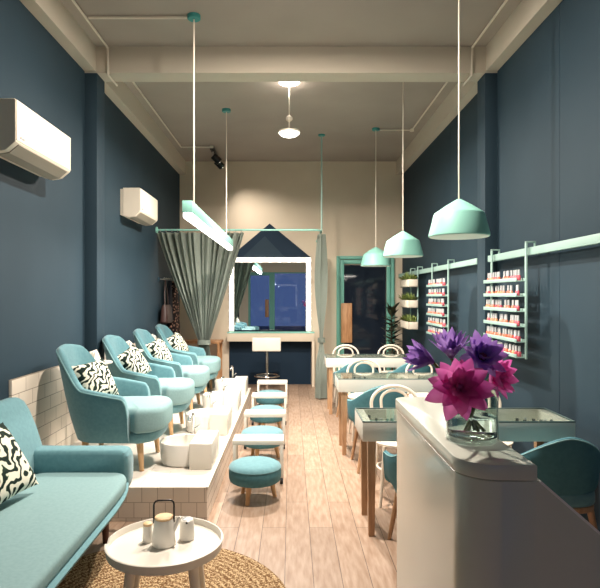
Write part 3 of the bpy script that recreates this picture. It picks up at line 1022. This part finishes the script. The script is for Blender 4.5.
# ------------------------------------------------------------------ manicure tables
TX0, TX1 = 0.458, 1.82
def manicure_table():
    t = thing('manicure_table', '', 'table', ((TX0 + TX1) / 2, 3.80, 0), 0, 'manicure tables')
    hx, hy = (TX1 - TX0) / 2, 0.218
    b = new()
    box(b, -hx, hx, -hy, -hy + .022, 0.618, 0.740, 0.002); box(b, -hx, hx, hy - .022, hy, 0.618, 0.740, 0.002)
    box(b, -hx, -hx + .06, -hy + .02, hy - .02, 0.618, 0.740, 0.002); box(b, hx - .06, hx, -hy + .02, hy - .02, 0.618, 0.740, 0.002)
    obj('apron', b, 'white', t)
    obj('tray_floor', box(new(), -hx + .02, hx - .02, -hy + .02, hy - .02, 0.618, 0.640), 'tray_in', t)
    obj('divider', box(new(), -.03, .03, -hy + .02, hy - .02, 0.64, 0.739), 'white', t)
    b = new()
    rect = [(-hx, -hx + .008, -hy, hy), (hx - .008, hx, -hy, hy), (-hx, hx, -hy, -hy + .008), (-hx, hx, hy - .008, hy)]
    for x0, x1, y0, y1 in rect:
        box(b, x0, x1, y0, y1, 0.740, 0.7485)
    obj('glass_edge', b, 'edge_dark', t)
    obj('glass_top', box(new(), -hx + .008, hx - .008, -hy + .008, hy - .008, 0.7405, 0.748), 'tray_glass', t)
    for sx in (-1, 1):
        for sy in (-1, 1):
            x, y = sx * (hx - .062), sy * (hy - .045)
            lg = new()
            loft(lg, [[Vector((x + a * k, y + c * k, z)) for a, c in ((-1, -1), (1, -1), (1, 1), (-1, 1))] for z, k in ((0, .019), (0.619, .026))])
            obj('leg', lg, 'oak_dark', t, smooth=20)
    return t
TY = (3.80, 5.645, 7.52)
m0 = manicure_table()
ML = ['white glass topped manicure table nearest the reception counter', 'white glass topped manicure table in the middle of the row of three', 'white glass topped manicure table farthest back, near the teal door']
m0['label'] = ML[0]
for y, l in zip(TY[1:], ML[1:]):
    dup(m0, ((TX0 + TX1) / 2, y, 0), l)

# little bottles lying under the glass
def small_bottle(body, cap, h=0.055):
    bb = new()
    lathe(bb, [(0.0, 0.0), (0.0145, 0.0), (0.016, 0.003), (0.016, h * .55), (0.009, h * .64), (0.0, h * .64)], 10)
    o = obj('polish_bottle', bb, body)
    c = new(); lathe(c, [(0.0, h * .62), (0.0115, h * .62), (0.0105, h), (0.0, h)], 8)
    obj('cap', c, cap, o)
    return o
def copy_bottle(src, loc, label, cat, group):
    o = src.copy(); COL.objects.link(o); o.location = loc
    tag(o, label, cat, group)
    for ch in children(src):
        c = ch.copy(); COL.objects.link(c); c.parent = o
    return o
db = small_bottle('dkbottle', 'capdark', 0.085); pb = small_bottle('palebottle', 'cap', 0.085)
used = set()
tn = ['table nearest the counter', 'middle manicure table', 'farthest manicure table']
for ti, y in enumerate(TY):
    for side, cx0 in (('aisle', 0.645), ('wall', 1.63)):
        for k in range(7):
            px = cx0 + (k - 3) * 0.036 + random.uniform(-.004, .004)
            py = y + random.uniform(-.07, .09)
            dark = k % 3 != 2
            src = db if dark else pb
            lab = ('dark' if dark else 'pale') + ' polish bottle under the glass at the ' + side + ' end of the ' + tn[ti]
            if src in used:
                copy_bottle(src, (px, py, 0.6405), lab, 'bottle', 'bottles in the manicure tables')
            else:
                used.add(src); src.location = (px, py, 0.6405); tag(src, lab, 'bottle', 'bottles in the manicure tables')

# ------------------------------------------------------------------ teal tub chairs (customers) and white bentwood chairs
def tub_chair():
    t = thing('tub_chair', '', 'chair', (0.80, 3.35, 0), PI / 2, 'teal tub chairs at the manicure tables')
    def hf(s):
        h = 0.765 - 0.165 * smooth01(s / .62)
        if s > .62:
            h = 0.60 - 0.03 * (s - .62) / .38
        if s > .9:
            k = (s - .9) / .1
            h -= 0.12 * (1 - math.sqrt(max(0, 1 - k * k)))
        return h
    bm, rim = tub_shell(0.255, -0.22, 0.17, 0.225, 0.36, hf, 0.10, 0.16, 0.03, 90, 6, 0.06)
    obj('shell', bm, 'teal_dark', t)
    obj('piping', tube(new(), rim, 0.005, 6), 'piping', t)
    pl = superellipse(0.225, 0.225, 3.2, 40, 0.01, 0)
    obj('seat', soft_prism(new(), pl, 0.365, 0.45, 0.03, 0.012, rb=0.02), 'teal', t)
    obj('seat_frame', soft_prism(new(), superellipse(0.215, 0.215, 3.2, 40, 0.0, 0), 0.335, 0.368, 0.006), 'oak_dark', t)
    for sx, sy in ((.19, -.2), (.19, .2), (-.19, -.19), (-.19, .19)):
        b = new(); cyl(b, (sx * 1.1, sy * 1.12, 0), (sx * .85, sy * .85, 0.345), 0.013, 0.02, 10)
        obj('leg', b, 'oak_dark', t)
    return t
tc = tub_chair()
spots = []
CH = [(0.85, 3.36), (1.53, 3.33), (0.80, 5.10), (1.50, 5.10), (0.815, 6.98), (1.50, 6.98)]
TLAB = ['teal tub chair tucked under the nearest manicure table beside the counter', 'teal tub chair with rounded back beside the reception counter end panel',
        'teal tub chair at the aisle end of the middle manicure table', 'teal tub chair at the wall end of the middle manicure table',
        'teal tub chair at the aisle end of the farthest manicure table', 'teal tub chair at the wall end of the farthest manicure table']
for i, (x, y) in enumerate(CH):
    if i == 0:
        tc.location = (x, y, 0); tc['label'] = TLAB[0]
    else:
        dup(tc, (x, y, 0), TLAB[i])

def bentwood():
    t = thing('bentwood_chair', '', 'chair', (0.82, 4.3, 0), 0, 'white bentwood chairs behind the manicure tables')
    obj('seat', lathe(new(), [(0.0, 0.435), (0.19, 0.435), (0.2, 0.442), (0.2, 0.455), (0.19, 0.462), (0.0, 0.458)], 40), 'matt_white', t)
    obj('seat_ring', tube(new(), [(0.165 * math.cos(a), 0.165 * math.sin(a), 0.25) for a in [2 * PI * k / 28 for k in range(28)]], 0.008, 8, True), 'matt_white', t)
    def loop(w, top, yb, lean, r):
        pts = []
        for k in range(25):
            a = PI * k / 24
            z = 0.45 + (top - 0.45 - w * .75) + w * .75 * math.sin(a)
            pts.append((-w * math.cos(a), yb + lean * (z - .45), z))
        pts = [(-w * .92, yb, 0.45)] + pts + [(w * .92, yb, 0.45)]
        return tube(new(), pts, r, 8)
    obj('back_hoop', loop(0.185, 0.83, 0.165, 0.12, 0.0135), 'matt_white', t)
    obj('inner_hoop', loop(0.105, 0.795, 0.175, 0.12, 0.0115), 'matt_white', t)
    for sx, sy in ((-1, -1), (1, -1), (-1, 1), (1, 1)):
        b = new(); tube(b, [(sx * .17, sy * .17, 0), (sx * .15, sy * .15, 0.25), (sx * .135, sy * .14, 0.44)], [0.011, 0.013, 0.014], 8)
        obj('leg', b, 'matt_white', t)
    return t
bc = bentwood()
BH = [(0.825, 4.27), (1.48, 4.27), (0.825, 6.13), (1.49, 6.13), (0.80, 7.99), (1.46, 7.99)]
BLAB = ['white bentwood hoop back chair behind the nearest manicure table, aisle end', 'white bentwood hoop back chair behind the nearest manicure table, wall end',
        'white bentwood hoop back chair behind the middle manicure table, aisle end', 'white bentwood hoop back chair behind the middle manicure table, wall end',
        'white bentwood hoop back chair behind the farthest manicure table, aisle end', 'white bentwood hoop back chair behind the farthest manicure table, wall end']
for i, (x, y) in enumerate(BH):
    if i == 0:
        bc.location = (x, y, 0); bc['label'] = BLAB[0]
    else:
        dup(bc, (x, y, 0), BLAB[i])

# ------------------------------------------------------------------ wall rails, polish racks and planters
def rail(y0, y1, label):
    t = thing('wall_rail', label, 'rail', (1.88, (y0 + y1) / 2, 1.90))
    L = (y1 - y0) / 2
    obj('bar', box(new(), -0.018, 0.018, -L, L, -0.03, 0.03, 0.003), 'mint_pale', t)
    n = 4
    for k in range(n):
        y = -L + .12 + (2 * L - .24) * k / (n - 1)
        obj('wall_bracket', box(new(), 0.016, 0.081, y - .02, y + .02, -0.015, 0.015), 'steel', t)
rail(2.3, 5.30, 'pale mint wall rail carrying the polish rack nearer the flowers')
rail(5.62, 9.70, 'pale mint wall rail carrying the planters and the farther polish rack')

def hanger(t, y, zb):
    b = new()
    box(b, -0.048, -0.034, y - .013, y + .013, zb - 1.90, 0.075, 0.002)
    box(b, -0.048, 0.032, y - .013, y + .013, 0.066, 0.078, 0.002)
    box(b, 0.022, 0.032, y - .013, y + .013, 0.03, 0.07, 0.002)
    obj('hanger_bar', b, 'mint_pale', t)

cols = ['coral', 'peach', 'pink', 'nude']
proto = {}
for c in cols:
    bb = new()
    lathe(bb, [(0.0, 0.0), (0.0135, 0.0), (0.015, 0.003), (0.015, 0.034), (0.010, 0.041), (0.006, 0.044), (0.0, 0.044)], 10)
    o = obj('polish_bottle', bb, c)
    cb = new(); lathe(cb, [(0.0, 0.043), (0.0098, 0.043), (0.009, 0.086), (0.0, 0.087)], 8)
    obj('cap', cb, 'cap', o)
    proto[c] = [o, False]
ordn = ['top', 'second', 'third', 'fourth', 'fifth', 'lowest']
def polish_rack(y0, y1, label, nm):
    yc = (y0 + y1) / 2
    t = thing('polish_rack', label, 'rack', (1.88, yc, 1.90), 0, 'polish racks on the wall rails')
    hanger(t, y0 - yc + .02, 1.055); hanger(t, y1 - yc - .02, 1.055)
    L = (y1 - y0) / 2 + .0
    for i in range(6):
        z = 1.672 - 0.1205 * i
        b = new()
        box(b, -0.110, -0.040, -L + .035, L - .005, z - 1.90 - .007, z - 1.90, 0.001)
        box(b, -0.112, -0.106, -L + .035, L - .005, z - 1.90 - .007, z - 1.90 + .022, 0.001)
        box(b, -0.046, -0.040, -L + .035, L - .005, z - 1.90 - .007, z - 1.90 + .02, 0.001)
        obj('shelf', b, 'mint_pale', t)
        n = 15
        for k in range(n):
            skip = (i == 2 and k in (3, 6, 7)) or (i == 1 and k in (2, 5, 8, 11)) or (i == 3 and k in (4, 9)) or (i in (0, 4) and k == 7)
            if skip:
                continue
            c = random.choices(cols, (4, 2, 2, 2))[0]
            if k <= 1:
                c = 'pink'
            y = y0 + 0.06 + (y1 - y0 - .09) * k / (n - 1)
            x = 1.88 - 0.088 + random.uniform(-.002, .016)
            lab = '%s polish bottle with grey cap on the %s shelf of the %s' % (c, ordn[i], nm)
            p, us = proto[c]
            if not us:
                proto[c][1] = True
                p.location = (x, y, z + 0.0005); tag(p, lab, 'bottle', 'bottles on the ' + ordn[i] + ' shelf of the ' + nm)
            else:
                copy_bottle(p, (x, y, z + 0.0005), lab, 'bottle', 'bottles on the ' + ordn[i] + ' shelf of the ' + nm)
polish_rack(4.36, 5.15, 'mint six shelf nail polish rack on the wall rail nearer the flowers', 'nearer polish rack')
polish_rack(6.53, 7.32, 'mint six shelf nail polish rack on the farther rail beside the planters', 'farther polish rack')

t = thing('planter_rack', 'hanging rack of three white planter boxes on the far wall rail', 'rack', (1.88, 8.37, 1.90))
hanger(t, -0.24, 1.10); hanger(t, 0.24, 1.10)
PZ = (1.68, 1.378, 1.065)
for z in PZ:
    b = new()
    x0, x1, y0, y1, z0, z1 = -0.185, -0.05, -0.31, 0.31, z - 1.90, z - 1.79
    box(b, x0, x1, y0, y1, z0, z0 + .01, 0.002)
    box(b, x0, x0 + .008, y0, y1, z0, z1, 0.002); box(b, x1 - .008, x1, y0, y1, z0, z1, 0.002)
    box(b, x0, x1, y0, y0 + .008, z0, z1, 0.002); box(b, x0, x1, y1 - .008, y1, z0, z1, 0.002)
    pb_ = obj('planter_box', b, 'pot', t)
    obj('soil', box(new(), x0 + .008, x1 - .008, y0 + .008, y1 - .008, z0 + .01, z1 - .012), 'soil', pb_)
PN = ['top', 'middle', 'lowest']
for i, z in enumerate(PZ):
    b = new()
    for k in range(230):
        y = random.uniform(-.27, .27); x = random.uniform(-.045, .045)
        L = random.uniform(.05, .13) if random.random() < .8 else random.uniform(.12, .17)
        a = random.uniform(0, 2 * PI); lean = random.uniform(.1, 1.0)
        d = Vector((math.cos(a) * lean - .15, math.sin(a) * lean, 1)).normalized()
        side = Vector((-math.sin(a), math.cos(a), 0)) * 0.004
        p = Vector((x, y, 0))
        mid = p + d * L * .6; tip = p + d * L + Vector((0, 0, -0.35 * L * lean))
        vs = [b.verts.new(q) for q in (p - side, p + side, mid + side * 1.4, tip, mid - side * 1.4)]
        b.faces.new(vs)
    o = obj('grass_plant', b, 'grass', loc=(1.88 - 0.118, 8.37, z + 0.098), recalc=False)
    tag(o, 'bushy green grass plant growing in the %s planter box of the hanging rack' % PN[i], 'plant', 'plants in the hanging planters')

# tall dark leaved plant by the door
t = thing('rubber_plant', 'tall dark leaved pot plant in the corner beside the teal door', 'plant', (1.66, 9.2, 0))
obj('pot', lathe(new(), [(0.0, 0.0), (0.11, 0.0), (0.15, 0.29), (0.142, 0.30), (0.135, 0.27), (0.0, 0.26)], 28), 'pot', t)
obj('trunk', tube(new(), [(0, 0, 0.25), (0.01, -0.01, 0.6), (-0.01, 0.01, 1.0), (0, 0, 1.32)], [0.016, 0.013, 0.010, 0.006], 8), 'bark', t)
b = new()
for k in range(64):
    z = 0.55 + 0.78 * k / 63
    a = k * 2.4 + random.uniform(-.3, .3)
    el = R(random.uniform(5, 40)) if z < 1.2 else R(random.uniform(30, 70))
    L = random.uniform(.15, .24)
    m = Matrix.Translation((0, 0, z)) @ Matrix.Rotation(a, 4, 'Z') @ Matrix.Rotation(PI / 2 - el, 4, 'Y')
    petal(b, L, 0.075, random.uniform(.1, .5), m)
obj('leaves', b, 'rubberleaf', t, smooth=80, recalc=False)

# ------------------------------------------------------------------ curtain rail and curtains
t = thing('curtain_rail', 'mint curtain rail across the back of the salon with a ceiling rod', 'curtain rail', (0, 8.14, 2.51))
pts = [(-XW + .01, 0, 0), (-1.0, 0, 0), (0.30, 0, 0)] + [(0.30 + 0.15 * math.sin(a), 0.15 - 0.15 * math.cos(a), 0) for a in [PI / 2 * k / 8 for k in range(1, 9)]] + [(0.45, YB - 8.14 - .005, 0)]
obj('rail_pipe', tube(new(), pts, 0.0135, 10), 'mint', t)
obj('ceiling_rod', cyl(new(), (0.45, 0.09, 0.0), (0.45, 0.09, ZC - 2.51), 0.0115, seg=8), 'mint_pale', t)
obj('ceiling_rose', lathe(new(), [(0.045, -0.02), (0.05, -0.015), (0.05, 0)], 16, (0.45, 0.09, ZC - 2.51)), 'canopy', t)
obj('wall_flange', cyl(new(), (-XW + .001, 0, 0), (-XW + .02, 0, 0), 0.045, seg=16), 'mint', t)
b = new()
for k in range(15):
    x = -1.90 + 1.18 * k / 14
    tube(b, [(x, 0.021 * math.cos(a), 0.021 * math.sin(a) - .005) for a in [2 * PI * j / 10 for j in range(10)]], 0.0035, 5, True)
obj('curtain_ring', b, 'steel', t)

def curtain(name, label, org, top0, top1, tie, ztie, zbot, botw, folds, depth_dir, amp_top=0.062, tiew=0.075, h=2.47, swell=0.0):
    """hangs along local x from top0 to top1, gathered at (tie) with a band"""
    t = thing(name, label, 'curtain', org, depth_dir)
    n, m = folds * 12, 44
    rows = []
    b = new()
    for j in range(m + 1):
        z = h + (zbot - h) * j / m
        if z > ztie:
            k = (h - z) / (h - ztie)
            g = k ** 1.12
            # edges: outer edge swings in with a gentle curve
            x0 = top0 + (tie - tiew - top0) * (g if top0 < tie else g)
            x1 = top1 + (tie + tiew - top1) * (k ** 1.05)
            amp = amp_top * (1 - .55 * k) + swell * math.sin(PI * min(1, k * 1.1)) 
        else:
            k = (ztie - z) / max(ztie - zbot, .01)
            e = tiew + (botw - tiew) * smooth01(k * 1.4)
            x0, x1 = tie - e, tie + e
            amp = amp_top * (.45 + .35 * k) + swell * .9 * smooth01(k * 2)
        row = []
        for i in range(n + 1):
            s = i / n
            ph = s * folds * 2 * PI
            x = x0 + (x1 - x0) * (s + 0.012 * math.sin(ph * .5) * math.sin(PI * s))
            y = amp * (math.sin(ph) + .35 * math.sin(ph * 1.7 + 1.3)) * (.8 + .3 * math.sin(s * 9))
            if z > ztie and g > .6:
                y *= 1
            row.append(b.verts.new((x, y, z)))
        rows.append(row)
    for r0, r1 in zip(rows[:-1], rows[1:]):
        for i in range(n):
            b.faces.new((r0[i], r0[i + 1], r1[i + 1], r1[i]))
    bmesh.ops.solidify(b, geom=list(b.faces), thickness=0.004)
    obj('cloth', b, 'curtain', t, smooth=70)
    b = new()
    lp = superellipse(tiew + .02, 0.055, 2.2, 32, tie, 0)
    loft(b, [[Vector((x * 1.0, y, ztie - .035)) for x, y in lp], [Vector((x, y, ztie + .03)) for x, y in lp]], True, False, False)
    bmesh.ops.solidify(b, geom=list(b.faces), thickness=0.006)
    obj('tieback', b, 'curtain', t)
    return t
curtain('curtain', 'wide grey green curtain tied to one side above the treatment chairs', (0, 8.14, 0), -1.95, -0.685, -1.265, 0.88, 0.02, 0.17, 13, 0.0)
curtain('curtain', 'narrow grey green curtain gathered beside the mirror at the door end', (0.462, 8.95, 0), -0.70, 0.02, -0.42, 0.88, 0.02, 0.19, 7, PI / 2, 0.045, 0.07, swell=0.04)

# ------------------------------------------------------------------ mirror, vanity shelf, bar stool
MX0, MX1, MZ0, MZ1 = -1.085, 0.352, 0.935, 2.225
t = thing('vanity_mirror', 'large vanity mirror with glowing bulb frame above the vanity shelf', 'mirror', ((MX0 + MX1) / 2, YB - 0.045, MZ0))
hw_, hh = (MX1 - MX0) / 2, MZ1 - MZ0
obj('mirror_glass', box(new(), -hw_ + .085, hw_ - .085, -0.008, -0.002, 0.02, hh - .085), 'mirror', t)
b = new(); rect_frame(b, -hw_, hw_, 0.0, hh, 0.088, -0.03, 0.0, False)
obj('light_frame', b, 'glowframe', t)
n = 0
bl = [(-hw_ + .044, 0.07 + k * (hh - .12) / 8) for k in range(9)] + [(hw_ - .044, 0.07 + k * (hh - .12) / 8) for k in range(9)] + [(-hw_ + .044 + (2 * hw_ - .088) * k / 8, hh - .044) for k in range(1, 8)]
for x, z in bl:
    s = new(); bmesh.ops.create_uvsphere(s, u_segments=12, v_segments=8, radius=0.036, matrix=Matrix.Translation((x, -0.04, z)))
    obj('bulb', s, 'glow', t)
t = thing('vanity_shelf', 'cream vanity counter shelf under the glowing mirror', 'shelf', ((MX0 + MX1) / 2, YB - .175, 0))
obj('counter_top', box(new(), -hw_ - .005, hw_ + .05, -0.145, 0.143, 0.775, 0.915, 0.003), 'cream', t)
obj('glass_edge', box(new(), -hw_ - .005, hw_ + .05, -0.15, 0.143, 0.9155, 0.927), 'frame_teal', t)
obj('side_panel', box(new(), hw_ + .005, hw_ + .05, -0.145, 0.143, 0.0, 0.775, 0.002), 'cream', t)

t = thing('bar_stool', 'white bar stool with low back on a chrome pole at the vanity', 'stool', (-0.385, 9.0, 0))
obj('base', lathe(new(), [(0.2, 0.0), (0.2, 0.008), (0.05, 0.022), (0.03, 0.03), (0.0, 0.03)], 40), 'chrome', t)
obj('pole', cyl(new(), (0, 0, 0.02), (0, 0, 0.69), 0.022, seg=16), 'chrome', t)
b = new()
tube(b, [(0.2 * math.cos(a), 0.2 * math.sin(a), 0.27) for a in [2 * PI * k / 36 for k in range(36)]], 0.011, 8, True)
for k in range(3):
    a = R(90 + 120 * k); tube(b, [(0, 0, 0.27), (0.2 * math.cos(a), 0.2 * math.sin(a), 0.27)], 0.008, 6)
obj('foot_ring', b, 'chrome', t)
obj('seat', box(new(), -0.22, 0.22, -0.2, 0.2, 0.69, 0.76, 0.02, 3), 'white', t)
obj('backrest', box(new(), -0.225, 0.225, -0.225, -0.185, 0.68, 0.895, 0.016, 3), 'white', t)

# ------------------------------------------------------------------ coat pegs with clothes, wooden side bench behind the curtain
t = thing('peg_rail', 'dark peg rail with small steel pegs on the navy wall behind the curtain', 'peg rail', (-XW, 8.75, 1.80))
obj('board', box(new(), 0.002, 0.02, -0.5, 0.5, -0.03, 0.03, 0.003), 'navy_dark', t)
for k in range(8):
    y = -0.45 + 0.9 * k / 7
    p = new(); tube(p, [(0.018, y, 0.0), (0.07, y, 0.0), (0.085, y, 0.025)], 0.008, 6)
    obj('peg', p, 'steel', t)
def garment(name, label, y, w, zt, L, mtl, th=0.05):
    b = new(); n, m = 36, 16
    rows = []
    for j in range(m + 1):
        k = j / m
        hwid = w * (.25 + .75 * smooth01(k * 2.2)) * (1 - .1 * k)
        loop = []
        for i in range(n):
            a = 2 * PI * i / n
            rr = 1 + .14 * math.sin(5 * a + 2 * k) * k
            loop.append(Vector((0.055 + th * math.sin(a) * rr * (.5 + .5 * k), hwid * math.cos(a) * rr, -L * k)))
        rows.append(loop)
    loft(b, rows, True, True, True)
    o = obj(name, b, mtl, loc=(-XW + .03, y, zt))
    return tag(o, label, 'clothes')
garment('leopard_dress', 'leopard print garment hanging on the peg rail behind the curtain', 8.99, 0.19, 1.79, 0.86, 'leopard', 0.085)
garment('dark_coat', 'dark plain garment hanging on the peg rail beside the leopard print', 8.68, 0.11, 1.79, 0.62, 'darkcloth', 0.045)
t = thing('handbag', 'brown leather handbag hanging on the peg rail near the third armchair', 'bag', (-XW + .105, 8.35, 1.15))
b = new()
loft(b, [[Vector((x * k2, y * k1, z)) for x, y in superellipse(0.06, 0.21, 5, 28)] for z, k1, k2 in ((0, .92, .9), (0.02, 1.0, 1.0), (0.22, .92, .8), (0.27, .86, .35))])
obj('bag_body', b, 'brownbag', t)
obj('strap', tube(new(), [(0, -0.11, 0.25), (-0.01, -0.09, 0.45), (-0.02, 0, 0.63), (-0.01, 0.09, 0.45), (0, 0.11, 0.25)], 0.009, 6), 'brownbag', t)
t = thing('console_table', 'low wooden console table against the back wall under the tied curtain', 'table', (-1.52, 9.60, 0))
obj('table_top', box(new(), -0.40, 0.34, -0.2, 0.2, 0.75, 0.79, 0.004), 'handle_wood', t)
for sx in (-.36, .30):
    for sy in (-.17, .17):
        obj('leg', box(new(), sx - .02, sx + .02, sy - .02, sy + .02, 0, 0.75), 'handle_wood', t)

# ------------------------------------------------------------------ lights (the lamps the room has)
def light(kind, name, loc, energy, color, rot=(0, 0, 0), **kw):
    d = bpy.data.lights.new(name, kind)
    d.energy = energy
    d.color = color
    for k, v in kw.items():
        setattr(d, k, v)
    o = bpy.data.objects.new(name, d)
    COL.objects.link(o)
    o.location = loc
    o.rotation_euler = rot
    return o
warm = (1.0, 0.885, 0.77)
soft = (1.0, 0.92, 0.82)
light('AREA', 'disc_lamp_light', (-0.02, 6.22, 3.30), 155, warm, shape='DISK', size=0.12)
light('POINT', 'ceiling_rose_glow', (-0.02, 6.22, 3.82), 4, warm, shadow_soft_size=0.05)
light('AREA', 'ceiling_lamp_light', (-0.02, 3.7, 3.86), 150, warm, shape='DISK', size=0.12)
light('POINT', 'ceiling_lamp_glow', (-0.02, 3.7, 3.78), 12, warm, shadow_soft_size=0.05)
light('AREA', 'linear_lamp_light', (-0.82, 5.99, 2.155), 55, (1.0, 0.95, 0.88), shape='RECTANGLE', size=0.06, size_y=3.1)
for y in (4.0, 6.0, 7.92):
    light('AREA', 'pendant_light', (1.2, y, 1.965), 11, soft, shape='DISK', size=0.36)
for dy in (-0.08, 0.28):
    p = Vector((-1.25 + .12, 9.05 + dy + .05, 3.70))
    d = Vector((0.3, YB, 0.9)) - p
    light('SPOT', 'spotlight_light', p, 48, warm, rot=d.to_track_quat('-Z', 'Y').to_euler(), spot_size=R(95), spot_blend=1.0, shadow_soft_size=0.04)

w = bpy.data.worlds.new('dusk')
S.world = w
w.use_nodes = True
bg = w.node_tree.nodes['Background']
bg.inputs['Color'].default_value = lin((152, 156, 164))
bg.inputs['Strength'].default_value = 1.25

# ------------------------------------------------------------------ camera
cd = bpy.data.cameras.new('camera')
cd.sensor_fit = 'HORIZONTAL'
cd.sensor_width = 36.0
cd.lens = 560 / 600 * 36.0
cd.shift_x = (300 - 291) / 600
cd.shift_y = (296 - 294) / 600
cd.clip_start = 0.05
cam = bpy.data.objects.new('camera', cd)
COL.objects.link(cam)
cam.location = (0, 0, 1.55)
cam.rotation_euler = (PI / 2, 0, 0)
S.camera = cam

S.view_settings.view_transform = 'Standard'
S.view_settings.look = 'None'
S.view_settings.exposure = 0.18
S.view_settings.gamma = 1.0
S.cycles.max_bounces = 10
S.cycles.use_denoising = True
